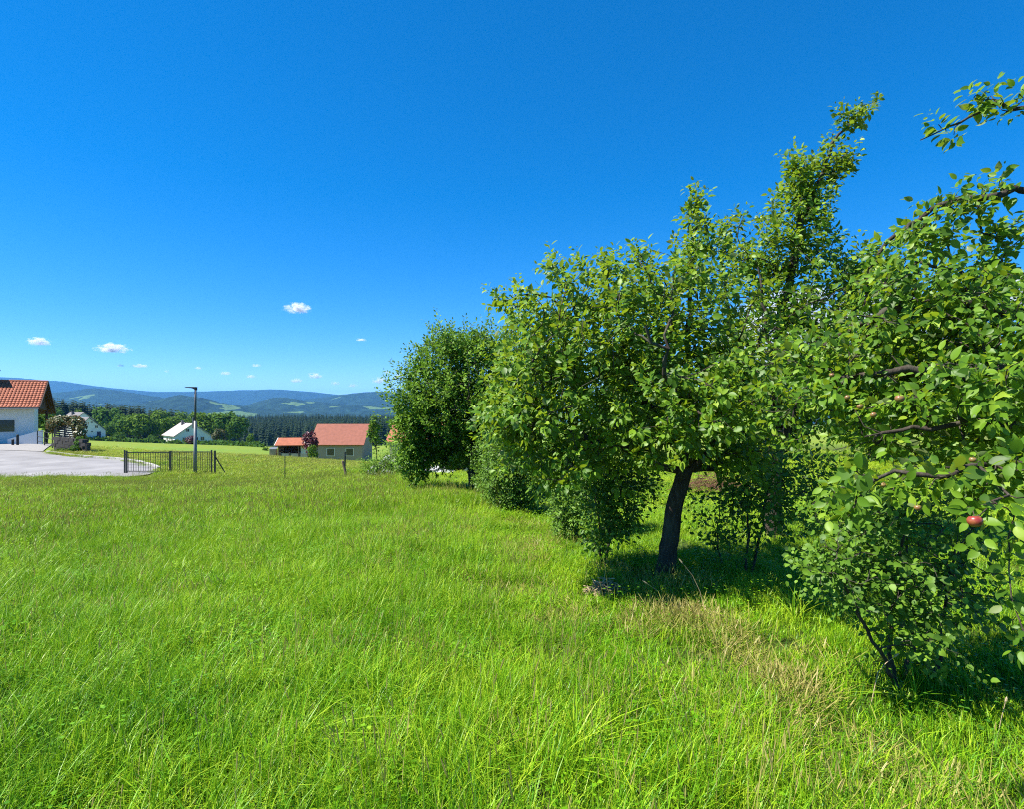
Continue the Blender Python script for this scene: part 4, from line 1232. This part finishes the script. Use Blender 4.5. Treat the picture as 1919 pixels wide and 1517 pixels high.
B0 = G(101, 43.0) - np.array(sf.location); B1 = G(140, 42.2) - np.array(sf.location)
for k in range(9):
    f = k / 8
    zt = 1.55 + .75 * f
    z = .9 + k * .16
    f0 = max(0, (z - 1.55) / .75) if z > 1.55 else 0
    if f0 > .92: continue
    s0_ = B0 + (B1 - B0) * f0
    MB().hexa([(s0_[0], s0_[1] - .02, s0_[2] + z), (B1[0], B1[1] - .02, B1[2] + z), (B1[0], B1[1] + .02, B1[2] + z), (s0_[0], s0_[1] + .02, s0_[2] + z)],
              [(s0_[0], s0_[1] - .02, s0_[2] + z + .12), (B1[0], B1[1] - .02, B1[2] + z + .12), (B1[0], B1[1] + .02, B1[2] + z + .12), (s0_[0], s0_[1] + .02, s0_[2] + z + .12)]).build('slat', DARKMETAL, sf)
for f in (0, .5, 1):
    q = B0 + (B1 - B0) * f
    MB().box((q[0] - .04, q[1] + .03, q[2]), (q[0] + .04, q[1] + .1, q[2] + 1.6 + .72 * f)).build('post', DARKMETAL, sf)

def card_shrub(name, label, blobs, m, n, size, seed, cat='shrub', base=None):
    r = np.random.default_rng(seed)
    base = np.array(base)
    th_ = empty(name, base); tag(th_, label, cat)
    lb = []
    for px_, py_, d2, hx, hy, hd_ in blobs:
        c2 = P(px_, py_, d2) - base
        lb.append((c2[0], c2[1], c2[2], hx / F * d2, hd_, hy / F * d2))
    V, Ft, rn = clump_crown(r, lb, n, size, .5)
    V[:, 2] = np.maximum(V[:, 2], -.1)
    f_ = link('foliage', np_mesh('foliage', V, [Ft], m, {'rnd': rn}), th_); f_['kind'] = 'stuff'
    mb = MB()
    for l in lb[:4]:
        mb.tube([(0, 0, -.1), (l[0] * .5, l[1] * .5, l[2] * .6), (l[0], l[1], l[2])], [.05, .035, .015], 5)
    mb.build('stem', TWIG, th_)
    return th_
card_shrub('flowering_shrub', 'arching shrub covered in ochre yellow blossom beside the tiled house', [(112, 792, 43, 17, 13, .8), (130, 790, 43, 20, 11, .8), (145, 797, 42.6, 13, 14, .7), (150, 815, 42, 9, 20, .5), (100, 800, 43.4, 9, 12, .6)], FLOWER, 2600, .16, 61, base=G(146, 41.8))
card_shrub('shrub', 'dark green shrub framed under the wooden gable', [(84, 790, 58, 15, 18, 1.2), (98, 800, 57, 12, 12, 1.0)], BROAD, 1000, .24, 62, base=G(86, 58))
card_shrub('shrub', 'dark trailing shrub hanging over the end of the retaining wall', [(150, 832, 41.2, 8, 14, .4), (140, 842, 40.6, 10, 6, .3), (118, 846, 41, 14, 4, .3)], BROAD, 800, .13, 63, base=G(148, 40.8))

# ------------------------------------------------------------------ gate fence, lamp post, stakes
GATE = simple('dark_green_steel', (.028, .034, .031), .6, .35, .2, 4)
gp = G(318, 29.2)
gt = empty('gate_fence', gp); tag(gt, 'dark metal double gate of thin upright bars before the lane', 'gate')
xl, xm, xr = PX(236, 29.2) - gp[0], PX(319, 29.2) - gp[0], PX(397, 29.2) - gp[0]
zt = P(318, 847.5, 29.2)[2] - gp[2]
HT = zt
def bar(nm, x0, x1, z0, z1, y0=-.02, y1=.02, par=gt):
    return MB().box((x0, y0, z0), (x1, y1, z1)).build(nm, GATE, par)
bar('post', xl - .10, xl - .04, -.3, HT + .08); bar('post', xl + .0, xl + .07, -.3, HT + .05, -.03, .03)
bar('post', xm - .06, xm - .01, -.1, HT + .02); bar('post', xm + .01, xm + .06, -.1, HT + .04)
bar('post', xr - .05, xr + .02, -.3, HT + .08); bar('post', xr + .12, xr + .20, -.3, HT + .05, -.03, .03)
for s0_, s1_, dz_ in ((xl + .08, xm - .065, -.02), (xm + .065, xr - .055, .0)):
    bar('rail', s0_, s1_, HT - .05 + dz_, HT + dz_); bar('rail', s0_, s1_, .12, .16)
    nb = 17
    for k in range(nb):
        xx = s0_ + (k + .5) * (s1_ - s0_) / nb
        bar('bar', xx - .007, xx + .007, .165, HT - .055 + dz_, -.010, .010)
    for zz in np.linspace(.35, HT - .3, 5):
        bar('wire', s0_, s1_, zz, zz + .008, -.021, -.0125)
MB().tube([(xr + .2, 0, HT - .3), (xr + .82, 0, -.15)], .03, 6).build('brace', DARKMETAL, gt)

lp = G(366, 28.6)
lm = empty('street_lamp', lp); tag(lm, 'slim grey street lamp with a flat head pointing left', 'street lamp')
zt = P(366, 727, 28.6)[2] - lp[2]; zj = P(366, 790, 28.6)[2] - lp[2]
MB().tube([(0, 0, -.4), (0, 0, zj)], [.085, .075], 12).build('pole', GALV, lm, smooth=True)
MB().tube([(0, 0, zj), (.01, 0, zt - .02)], [.052, .05], 10).build('upper_pole', simple('dark_grey_paint', (.06, .068, .075), .5, .4), lm, smooth=True)
MB().box((-.13, -.06, zj - .38), (-.078, .06, zj + .18)).build('junction_box', GALV, lm)
hdm = MB().prism([(.06, -.09, zt - .12), (.06, -.09, zt + .05), (-.5, -.09, zt + .055), (-.5, -.09, zt + .03), (-.12, -.09, zt - .02)], (0, .18, 0)).build('lamp_head', DARKMETAL, lm, bevel=.01)
MB().box((-.44, -.07, zt + .012), (-.16, .07, zt + .024)).build('lens', simple('frosted_lens', (.6, .6, .58), .3, .5), hdm)

for px_, d_, h_, lean, rad, m_, lb in [(534, 24.6, 1.2, 0, .02, DARKMETAL, 'thin dark post standing alone in the rough meadow'), (646, 24, 1.1, .02, .034, DARKMETAL, 'thin dark stake beside a leaning grey post'), (651, 23.6, .72, -.2, .055, OLDWOOD, 'short weathered grey post leaning left near the bush')]:
    g = G(px_, d_)
    o = empty('fence_post', g); tag(o, lb, 'post')
    MB().tube([(0, 0, -.3), (lean * .5, 0, h_ * .5), (lean, 0, h_)], [rad, rad * .97, rad * .93], 8).build('shaft', m_, o)
    MB().tube([(lean, 0, h_), (lean * 1.03, 0, h_ + rad * .6)], [rad * .93, rad * .3], 8).build('tip', m_, o)
for k, (px_, h_, lb) in enumerate([(901, .34, 'tallest wooden stake at the foot of the plum tree'), (912, .26, 'short wooden stake between two others by the plum trunk'), (921, .30, 'pale wooden stake beside the short one by the plum trunk'), (938, .24, 'rightmost low wooden stake by the plum trunk')]):
    g = G(px_, 11.6)
    o = empty('wooden_stake', g); tag(o, lb, 'stake', 'stakes by the plum trunk')
    MB().tube([(0, 0, -.1), (.01, 0, h_ * .6), (.015 * (k - 1), 0, h_)], [.016, .016, .014], 6).build('shaft', OLDWOOD, o); MB().tube([(.015 * (k - 1), 0, h_), (.015 * (k - 1), 0, h_ + .02)], [.014, .004], 6).build('point', OLDWOOD, o)

# pale stones behind the row
def rock_mesh(seed):
    r = np.random.default_rng(seed)
    import bmesh
    bm = bmesh.new(); bmesh.ops.create_icosphere(bm, subdivisions=1, radius=1)
    for vv in bm.verts: vv.co = vv.co * r.uniform(.75, 1.2)
    me = bpy.data.meshes.new('stone'); bm.to_mesh(me); bm.free(); me.materials.append(PALESTONE)
    return me
rocks = [rock_mesh(70 + q) for q in range(5)]
def stone_bank(label, px0, px1, y0, y1, d0, n, seed):
    r = np.random.default_rng(seed)
    g0 = G((px0 + px1) / 2, d0)
    sb = empty('stone_bank', g0); tag(sb, label, 'stone wall')
    hgt = (y1 - y0) / F * d0; wid = (px1 - px0) / F * d0
    for k in range(n):
        q = r.random(); t_ = r.uniform(-1, 1)
        top = hgt * (1 - .55 * abs(t_) ** 2.2) * (.85 + .15 * math.sin(t_ * 9))
        z_ = q * top
        x_ = t_ * wid / 2
        y_ = d0 + z_ * .9 + r.uniform(-.12, .12)
        o = link('stone', rocks[r.integers(0, 5)], sb)
        s_ = r.choice([.09, .13, .19, .25], p=[.3, .35, .25, .1])
        o.location = (x_, y_ - g0[1], H1(g0[0] + x_, y_) - g0[2] + z_)
        o.rotation_euler = r.uniform(0, 6, 3)
        o.scale = (s_ * 1.2, s_, s_ * .75)
    return sb
stone_bank('pale granite boulder bank behind the low dark bush', 690, 800, 842, 884, 24, 120, 81)
stone_bank('pale boulder bank glimpsed beneath the plum tree', 800, 872, 864, 884, 24, 60, 82)

# brush heaps
def heap(name, label, px_, d_, w, h, m_, n, seed, L=.22, flat=.5):
    r = np.random.default_rng(seed)
    g = G(px_, d_)
    hp_ = empty(name, g); tag(hp_, label, 'brush heap')
    mb = MB()
    for k in range(n):
        a, q = r.uniform(0, 6.28), r.random() ** .6
        c0 = np.array([math.cos(a) * q * w, math.sin(a) * q * w * .7, (1 - q * q) * h * r.uniform(.3, 1.0) + .01])
        dv_ = r.normal(0, 1, 3); dv_[2] *= flat; dv_ /= np.linalg.norm(dv_)
        l_ = L * r.uniform(.4, 1.3)
        mb.tube([c0 - dv_ * l_ / 2, c0 + np.array([0, 0, .01]), c0 + dv_ * l_ / 2], [.0045, .004, .002], 3, cap=False)
    o = mb.build('sticks', m_, hp_); o['kind'] = 'stuff'
    return hp_
DRY = simple('dry_straw', (.42, .32, .19), .85, .2, .3, 9)
RUST = simple('rusty_brush', (.15, .08, .05), .9, .1, .4, 9)
heap('brush_heap', 'small heap of dry cut grass in the shade left of the trunk', 1135, 4.75, .16, .13, DRY, 160, 91, .14)
heap('brush_heap', 'rusty brown brush heap on the lawn beyond the apple trunk', 1335, 11.5, .75, .4, RUST, 420, 92, .5)
heap('brush_heap', 'thin scatter of dry straw at the edge of the shade', 1290, 4.25, .22, .04, DRY, 110, 93, .12, .2)

# tall dry stalks near the shade
def stalk(label, pts, head):
    base = np.array(pts[0])
    o = empty('dry_stalk', base); tag(o, label, 'dry stalk')
    q = [np.array(p) - base for p in pts]
    MB().tube(q, list(np.linspace(.0028, .0014, len(q))), 5).build('stem', DRY, o)
    e = q[-1]; dv_ = e - q[-2]; dv_ /= np.linalg.norm(dv_)
    MB().tube([e, e + dv_ * head * .3, e + dv_ * head * .7, e + dv_ * head], [.002, .006, .005, .0008], 6).build('seed_head', DRY, o)
def gz_(px_, d_): return G(px_, d_)
stalk('tall pale dry stalk arching left in front of the apple trunk', [gz_(1322, 4.2), P(1312, 1110, 4.2), P(1298, 1080, 4.2), P(1280, 1058, 4.2)], .05)
stalk('pale dry stalk bent toward the trunk foot', [gz_(1255, 4.25), P(1245, 1130, 4.25), P(1232, 1108, 4.25), P(1214, 1096, 4.25)], .05)
stalk('tall straight dry stem at the bottom right corner', [gz_(1852, 2.75), P(1862, 1420, 2.7), P(1876, 1350, 2.7), P(1884, 1318, 2.7)], .03)
stalk('brown knapweed stem leaning right before the shrub', [gz_(1632, 3.0), P(1645, 1262, 3.0), P(1660, 1244, 3.0), P(1676, 1232, 3.0)], .03)

# ------------------------------------------------------------------ grass
def grass_mat(name, dry):
    t = NT(name)
    p = t.pos()
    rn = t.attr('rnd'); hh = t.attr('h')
    ori = t.N('ObjectInfo').outputs['Random']
    n1 = t.noise(p, .55, 3, .6); n2 = t.noise(p, 2.6, 2, .5)
    val = t.math('ADD', t.math('MULTIPLY', rn, .55), t.math('ADD', t.math('MULTIPLY', n1, .62), t.math('MULTIPLY', ori, .22)))
    if dry:
        c = t.ramp(val, [(.25, (.20, .28, .035)), (.55, (.34, .35, .07)), (.85, (.46, .40, .13)), (1.0, (.50, .42, .18))])
        ln = t.N('VectorMath', operation='LENGTH'); t.l.new(p, ln.inputs[0])
        c = t.mix(t.maprange(ln.outputs['Value'], 5, 16, 0, .6), c, (.30, .36, .05))
        tc = (.45, .38, .12)
    else:
        c = t.ramp(val, [(.28, (.022, .098, .004)), (.46, (.078, .245, .006)), (.66, (.175, .385, .008)), (.92, (.36, .50, .02))])
        ln = t.N('VectorMath', operation='LENGTH'); t.l.new(p, ln.inputs[0])
        yel = t.math('MULTIPLY', t.maprange(ln.outputs['Value'], 4, 20, .05, .85), t.maprange(n2, .3, .7))
        c = t.mix(yel, c, (.40, .46, .03))
        c = t.mix(t.math('MULTIPLY', t.maprange(ln.outputs['Value'], 26, 48, 0, .75), t.maprange(n1, .35, .65)), c, (.36, .30, .06))
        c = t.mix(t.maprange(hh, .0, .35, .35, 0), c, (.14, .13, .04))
        tc = (.22, .45, .015)
    b = t.bsdf(c, .40, .22)
    tr_ = t.N('BsdfTranslucent'); t.set(tr_.inputs[0], t.mix(.5, c, tc))
    mx = t.N('MixShader'); mx.inputs[0].default_value = .30
    t.l.new(b, mx.inputs[1]); t.l.new(tr_.outputs[0], mx.inputs[2])
    return t.done(mx.outputs[0])
GRASS, DRYGRASS = grass_mat('meadow_grass', False), grass_mat('seed_grass', True)

def tuft(seed, nb, rad, hmin, hmax, w, seeds=0, seg=3, lean=.35, herbs=0, seedh=(.45, .62), seedlean=.25, stalkw=.0035):
    r = np.random.default_rng(seed)
    V, Fq, Ft, rn, hv, mi = [], [], [], [], [], []
    def blade(x, y, h, w, a, ln, rv, m, segs, twist=0):
        s = np.linspace(0, 1, segs + 1)
        cx, sx = math.cos(a), math.sin(a)
        px_, py_ = -sx, cx
        n0 = len(V)
        for q in s:
            off = ln * h * q ** 1.8
            z = h * (q - .28 * min(ln, 1.2) * q ** 2.2)
            ww = w * (1 - q ** 1.7) * .5 + w * .03
            V.append((x + cx * off + px_ * ww, y + sx * off + py_ * ww, z)); V.append((x + cx * off - px_ * ww, y + sx * off - py_ * ww, z))
            rn.extend([rv, rv]); hv.extend([q, q])
        for k in range(segs):
            Fq.append((n0 + 2*k, n0 + 2*k + 1, n0 + 2*k + 3, n0 + 2*k + 2)); mi.append(m)
    nc = max(4, nb // 16)
    ca = r.uniform(0, 6.28, nc); cq = rad * np.sqrt(r.random(nc))
    cxs, cys, cl, ch, cr = cq * np.cos(ca), cq * np.sin(ca), r.uniform(0, 6.28, nc), r.uniform(.78, 1.15, nc), r.normal(0, .16, nc)
    for _ in range(nb):
        k = r.integers(0, nc)
        if r.random() < .4:
            a0, q = r.uniform(0, 6.28), rad * math.sqrt(r.random()); x, y = math.cos(a0) * q, math.sin(a0) * q
        else:
            x, y = cxs[k] + r.normal(0, .028), cys[k] + r.normal(0, .028)
        h = r.uniform(hmin, hmax) * ch[k]
        al = cl[k] + r.normal(0, 1.2) if r.random() < .6 else r.uniform(0, 6.28)
        blade(x, y, h, w * r.uniform(.55, 1.35), al, abs(r.normal(0, lean)) + .05, float(np.clip(r.random() + cr[k], 0, 1)), 0, seg)
    for _ in range(seeds):
        a0, q = r.uniform(0, 6.28), rad * math.sqrt(r.random())
        h = r.uniform(*seedh); x, y = math.cos(a0) * q, math.sin(a0) * q
        a, ln, rv = r.uniform(0, 6.28), abs(r.normal(0, seedlean)) + .03, r.random()
        blade(x, y, h, stalkw, a, ln, rv, 1, 4)
        ex, ey, ez = x + math.cos(a) * ln * h, y + math.sin(a) * ln * h, h * (1 - .28 * ln)
        tl = r.uniform(.03, .06); tw_ = r.uniform(.002, .0034) * (1.7 if seg == 2 else 1)
        ux, uy, uz = math.cos(a) * ln * 1.5, math.sin(a) * ln * 1.5, 1.0
        for rot in (0, 1.57):
            n0 = len(V)
            c_, s_ = math.cos(rot + a), math.sin(rot + a)
            for q, ww in ((-.15, .2), (.25, 1), (.7, .75), (1.05, .08)):
                V.append((ex + ux * tl * q + c_ * tw_ * ww, ey + uy * tl * q + s_ * tw_ * ww, ez + uz * tl * q))
                V.append((ex + ux * tl * q - c_ * tw_ * ww, ey + uy * tl * q - s_ * tw_ * ww, ez + uz * tl * q))
                rn.extend([rv, rv]); hv.extend([1, 1])
            for k in range(3):
                Fq.append((n0 + 2*k, n0 + 2*k + 1, n0 + 2*k + 3, n0 + 2*k + 2)); mi.append(1)
    for _ in range(herbs):
        a0, q = r.uniform(0, 6.28), rad * math.sqrt(r.random())
        x, y, z = math.cos(a0) * q, math.sin(a0) * q, r.uniform(.05, .16)
        a = r.uniform(0, 6.28); l_ = r.uniform(.015, .032)
        n0 = len(V); rv = r.random() * .5
        for (lx, ly, lz) in [(0, 0, 0), (.5, .4, .1), (.5, -.4, .1), (1, 0, .0)]:
            V.append((x + l_ * (math.cos(a) * lx - math.sin(a) * ly), y + l_ * (math.sin(a) * lx + math.cos(a) * ly), z + l_ * lz)); rn.append(rv); hv.append(.8)
        Fq.append((n0, n0 + 1, n0 + 3, n0 + 2)); mi.append(0)
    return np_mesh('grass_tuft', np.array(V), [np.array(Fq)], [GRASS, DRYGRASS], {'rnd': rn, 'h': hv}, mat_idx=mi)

gc = bpy.data.collections.new('grass_kinds')
kinds = [tuft(1, 360, .20, .07, .20, .0046, lean=.65), tuft(2, 340, .20, .08, .23, .0044, lean=.8), tuft(3, 330, .20, .07, .19, .005, herbs=40, lean=.7), tuft(4, 330, .20, .08, .21, .0045, seeds=10, lean=.7, seedh=(.22, .34)),   # 0-3 meadow near
         tuft(5, 640, .40, .09, .21, .0072, seg=2, lean=.65), tuft(6, 600, .40, .09, .22, .0072, seg=2, seeds=34, lean=.65, seedh=(.20, .30)), tuft(7, 620, .40, .08, .20, .0076, seg=2, lean=.75, seeds=12, seedh=(.20, .28)),      # 4-6 meadow far
         tuft(8, 420, .20, .03, .08, .0045, seg=2, lean=.7), tuft(9, 380, .20, .04, .12, .005, seg=2, lean=.8, herbs=30),                                              # 7-8 lawn
         tuft(10, 240, .20, .03, .10, .0045, seeds=90, lean=1.0, seedh=(.03, .10), seedlean=.9, stalkw=.0028), tuft(11, 250, .18, .08, .20, .0045, seeds=34, lean=.65, seedh=(.18, .34), stalkw=.003),             # 9-10 dry
         tuft(12, 30, .05, .26, .52, .008, lean=.75, seg=5), tuft(13, 8, .05, .1, .22, .005, seeds=2, lean=.5, seedh=(.34, .48))]                                     # 11 coarse tussock, 12 single stem
for q, me in enumerate(kinds):
    gc.objects.link(bpy.data.objects.new('grass_kind.%03d' % q, me))

def scatter_polar(r0, r1, dens, a0=-56, a1=56):
    """jittered grid inside a sector: even cover without bald gaps"""
    st = 1 / math.sqrt(dens)
    gx_, gy_ = np.meshgrid(np.arange(-r1, r1, st), np.arange(0, r1, st))
    x = gx_.ravel() + rng.uniform(-.55, .55, gx_.size) * st; y = gy_.ravel() + rng.uniform(-.55, .55, gx_.size) * st
    r = np.hypot(x, y); a = np.degrees(np.arctan2(x, y))
    k = (r >= r0) & (r < r1) & (a > a0) & (a < a1)
    return x[k], y[k]
GP, GV, GS = [], [], []
def put(x, y, var, scl):
    GP.append(np.column_stack([x, y])); GV.append(np.broadcast_to(var, len(x)).copy()); GS.append(np.column_stack(scl))
fe_px = [p[0] for p in far_edge]
def not_on_trunk(x, y):
    return np.hypot(x - 1.42, y - 5.2) > .14
bare = P(990, 1530, 2.18)
for r0, r1, dens in ((.9, 5, 26), (5, 9, 22), (9, 14, 7.5), (14, 38, 6.2)):
    x, y = scatter_polar(r0, r1, dens)
    off = x - row_x(y)                      # <0 : meadow side
    nz = fbm(x / 1.7 + 50, y / 1.7 + 50, 77, 3)
    lim = -np.interp(y, [0, 2.4, 3.2, 5.0, 6.5, 9, 14], [.55, .75, 1.15, 1.05, .75, .55, .4]) - .5 * (nz - .5)
    mead = (off < lim) & (np.hypot((x - bare[0]) / .15, (y - 2.2) / .24) > 1)
    # the meadow stops before the lane
    px_ = CX + F * x / np.maximum(y, .1)
    mead &= (y < 27.15)
    xm_, ym_, om = x[mead], y[mead], off[mead]
    n = len(xm_)
    u_ = rng.random(n); nzz = fbm(xm_ / 3.1 + 9, ym_ / 3.1 + 4, 31, 3); n4 = fbm(xm_ / .9, ym_ / .9, 35, 3)
    dryp = np.clip(.04 + .22 * (nzz - .5) * 2 + .62 * np.exp(-((om + 1.0) / .8) ** 2) * (ym_ < 6.5) + .25 * np.exp(-((om + 1.2) / 1.2) ** 2), .015, .75)
    if r0 < 9:
        var = rng.choice([0, 1, 2, 3], n, p=[.34, .26, .24, .16])
        var = np.where(u_ < dryp * .62, np.where(rng.random(n) < .35, 9, 10), var)
        hs = .74 + .5 * n4
        hs = hs * (1 - .35 * np.exp(-((om + .8) / .5) ** 2))
        sx = np.full(n, 1.0)
    else:
        var = rng.choice([4, 5, 6], n, p=[.42, .22, .36]); var = np.where(u_ < dryp * .3, 10, var)
        hs = .9 + .3 * n4; sx = np.full(n, 1.0)
    put(xm_, ym_, var, (sx * rng.uniform(.85, 1.2, n), sx * rng.uniform(.85, 1.2, n), hs * rng.uniform(.8, 1.2, n)))
    # short band under the row and the lawn beyond
    ls = (~mead) & (off >= lim) & (np.hypot(x, y) < 28) & not_on_trunk(x, y) & (rng.random(len(x)) < (.9 if r0 < 9 else .8))
    xs, ys, os_ = x[ls], y[ls], off[ls]
    n = len(xs)
    dryb = np.exp(-((os_ + .7) / .5) ** 2) * np.clip(.42 + 1.5 * (fbm(xs / .6, ys / .6, 55, 3) - .45), 0, .8)
    var = np.where(rng.random(n) < .6, 7, 8)
    var = np.where(rng.random(n) < dryb, 9, var)
    sc = 1.0 if r0 < 9 else 2.0
    hz = np.where(os_ < .5, 1.15, 1.0) * rng.uniform(.8, 1.3, n)
    put(xs, ys, var, (np.full(n, sc), np.full(n, sc), hz))
x, y = scatter_polar(1.2, 12, 2.6)
ok = x < row_x(y) - .5
put(x[ok], y[ok], 12, (np.ones(ok.sum()), np.ones(ok.sum()), rng.uniform(.7, 1.1, ok.sum())))
# coarse tussocks near the camera
for px_, d_ in ((1040, 2.35), (985, 2.35), (1090, 2.5), (1060, 2.25), (560, 2.6), (700, 2.9), (1700, 3.0), (1500, 4.1)):
    put(np.array([PX(px_, d_)]), np.array([d_]), 11, (np.array([.9]), np.array([.9]), np.array([.75])))
# rough meadow beyond the gate
n = 5200
px_ = rng.uniform(290, 800, n); d_ = np.sqrt(rng.uniform(26.9**2, 75**2, n))
ok = (PX(1, 1) * 0 == 0) & ~((px_ < 306) & (d_ < 36)) & (d_ < np.interp(px_, [290, 420, 520, 600, 800], [48, 58, 64, 64, 45])) & (PX(px_, d_) < row_x(d_) + 3)
px_, d_ = px_[ok], d_[ok]; n = len(px_)
put(PX(px_, d_), d_, rng.choice([4, 5, 6], n, p=[.34, .36, .30]), (np.full(n, 1.9), np.full(n, 1.9), rng.uniform(.8, 1.3, n)))
n = 2000
px_ = rng.uniform(-120, 300, n); d_ = rng.uniform(33, 62, n)
edge = np.interp(px_, [a_[0] for a_ in far_edge], [a_[1] for a_ in far_edge]) + .4
ok = (d_ > edge) & (px_ > 165) 
px_, d_ = px_[ok], d_[ok]; n = len(px_)
put(PX(px_, d_), d_, rng.choice([4, 5, 6], n), (np.full(n, 2.2), np.full(n, 2.2), rng.uniform(.3, .7, n)))
n = 260
px_ = rng.uniform(84, 165, n); d_ = rng.uniform(38.6, 41, n); ok = d_ > np.interp(px_, [a_[0] for a_ in far_edge], [a_[1] for a_ in far_edge]) + .25
px_, d_ = px_[ok], d_[ok]; n = len(px_)
put(PX(px_, d_), d_, rng.choice([4, 5, 6], n), (np.full(n, 1.8), np.full(n, 1.8), rng.uniform(.5, 1.0, n)))
GP, GV, GS = np.concatenate(GP), np.concatenate(GV), np.concatenate(GS)
pts = np.column_stack([GP, H(GP[:, 0], GP[:, 1]) - .01])
n = len(pts)
print('GRASS', n)
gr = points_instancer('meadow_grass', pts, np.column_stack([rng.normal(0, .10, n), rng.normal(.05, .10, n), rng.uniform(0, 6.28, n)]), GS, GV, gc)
tag(gr, 'long green meadow grass with pale seed heads', 'grass', kind='stuff')

# ------------------------------------------------------------------ clouds
t = NT('cloud_vapour')
co = t.obj()
ln = t.N('VectorMath', operation='LENGTH'); t.l.new(co, ln.inputs[0])
ofs = t.N('VectorMath', operation='ADD'); t.l.new(co, ofs.inputs[0])
cb = t.N('CombineXYZ'); orr = t.N('ObjectInfo').outputs['Random']
t.set(cb.inputs[0], t.math('MULTIPLY', orr, 37.0)); t.set(cb.inputs[1], t.math('MULTIPLY', orr, 91.0))
t.l.new(cb.outputs[0], ofs.inputs[1])
nz = t.noise(ofs.outputs[0], 2.3, 6, .62)
sp_ = t.N('SeparateXYZ'); t.l.new(co, sp_.inputs[0])
flat = t.maprange(sp_.outputs[2], -.55, -.25, 0, 1)
den = t.math('MULTIPLY', t.math('MAXIMUM', t.math('SUBTRACT', t.math('ADD', t.math('SUBTRACT', 1.0, ln.outputs['Value']), t.math('MULTIPLY', t.math('SUBTRACT', nz, .5), 3.4)), .36), 0), flat)
vol = t.N('VolumePrincipled')
vol.inputs['Color'].default_value = (.98, .98, .98, 1)
vol.inputs['Anisotropy'].default_value = .2
t.set(vol.inputs['Density'], t.math('MULTIPLY', den, .02))
t.l.new(vol.outputs[0], t.out.inputs['Volume'])
CLOUD = t.m
import bmesh
bm = bmesh.new(); bmesh.ops.create_icosphere(bm, subdivisions=2, radius=1.0)
cme = bpy.data.meshes.new('cloud'); bm.to_mesh(cme); bm.free(); cme.materials.append(CLOUD)
CL = [(557, 579, 34, 13, 'plump white cloud alone high above the hills'), (74, 641, 28, 11, 'small white cloud above the tiled house'), (211, 654, 40, 12, 'long white cloud leftmost of the low larger ones'),
      (227, 685, 11, 4, 'tiny cloud beneath the long white one'), (262, 686, 20, 5, 'thin cloud right of the tiny one'), (372, 690, 10, 4, 'tiny cloud just above the street lamp head'),
      (312, 696, 6, 4, 'faint tiny cloud left of the street lamp'), (422, 700, 14, 5, 'small cloud right of the street lamp head'), (480, 685, 12, 4, 'thin cloud above the middle ridge'), (470, 706, 13, 5, 'thin cloud just over the middle ridge'),
      (555, 714, 17, 6, 'low cloud left of the brighter low cumulus'), (590, 705, 20, 8, 'bright low cumulus above the rounded mountain'), (628, 719, 12, 6, 'small low cloud right of the bright cumulus'), (662, 723, 13, 5, 'low flat cloud over the dark wooded hill'),
      (677, 637, 14, 4, 'thin isolated cloud left of the plum crown'), (712, 714, 20, 9, 'soft cloud beside the plum tree near the hill'), (726, 698, 10, 5, 'small cloud above the soft one by the plum tree'), (745, 706, 14, 10, 'cloud touching the left edge of the plum tree'), (791, 653, 14, 6, 'cloud peeping past the plum tree shoulder'),
      (1560, 660, 210, 90, 'large white cloud bank behind the orchard crowns'), (1890, 570, 90, 40, 'white cloud bank at the right edge behind apple leaves')]
for k, (px_, py_, hx, hy, lb) in enumerate(CL):
    D = 21000
    o = link('cloud', cme)
    o.location = P(px_, py_, D)
    o.scale = (hx * 1.25 / F * D, hx * .9 / F * D, hy * 1.5 / F * D)
    tag(o, lb, 'cloud', 'fair weather clouds')
    o.scale = o.scale * (.72 if hx < 60 else 1)

# ------------------------------------------------------------------ haze
hz = MB().box((-16500, -14500, -210), (16500, 16500, 405))
t = NT('valley_haze')
vol = t.N('VolumePrincipled')
vol.inputs['Color'].default_value = (.14, .46, 1.0, 1)
vol.inputs['Density'].default_value = 6.8e-5
vol.inputs['Anisotropy'].default_value = .1
t.l.new(vol.outputs[0], t.out.inputs['Volume'])
hzo = hz.build('haze', t.m)
tag(hzo, 'thin blue summer haze filling the valley air', 'haze', kind='stuff')
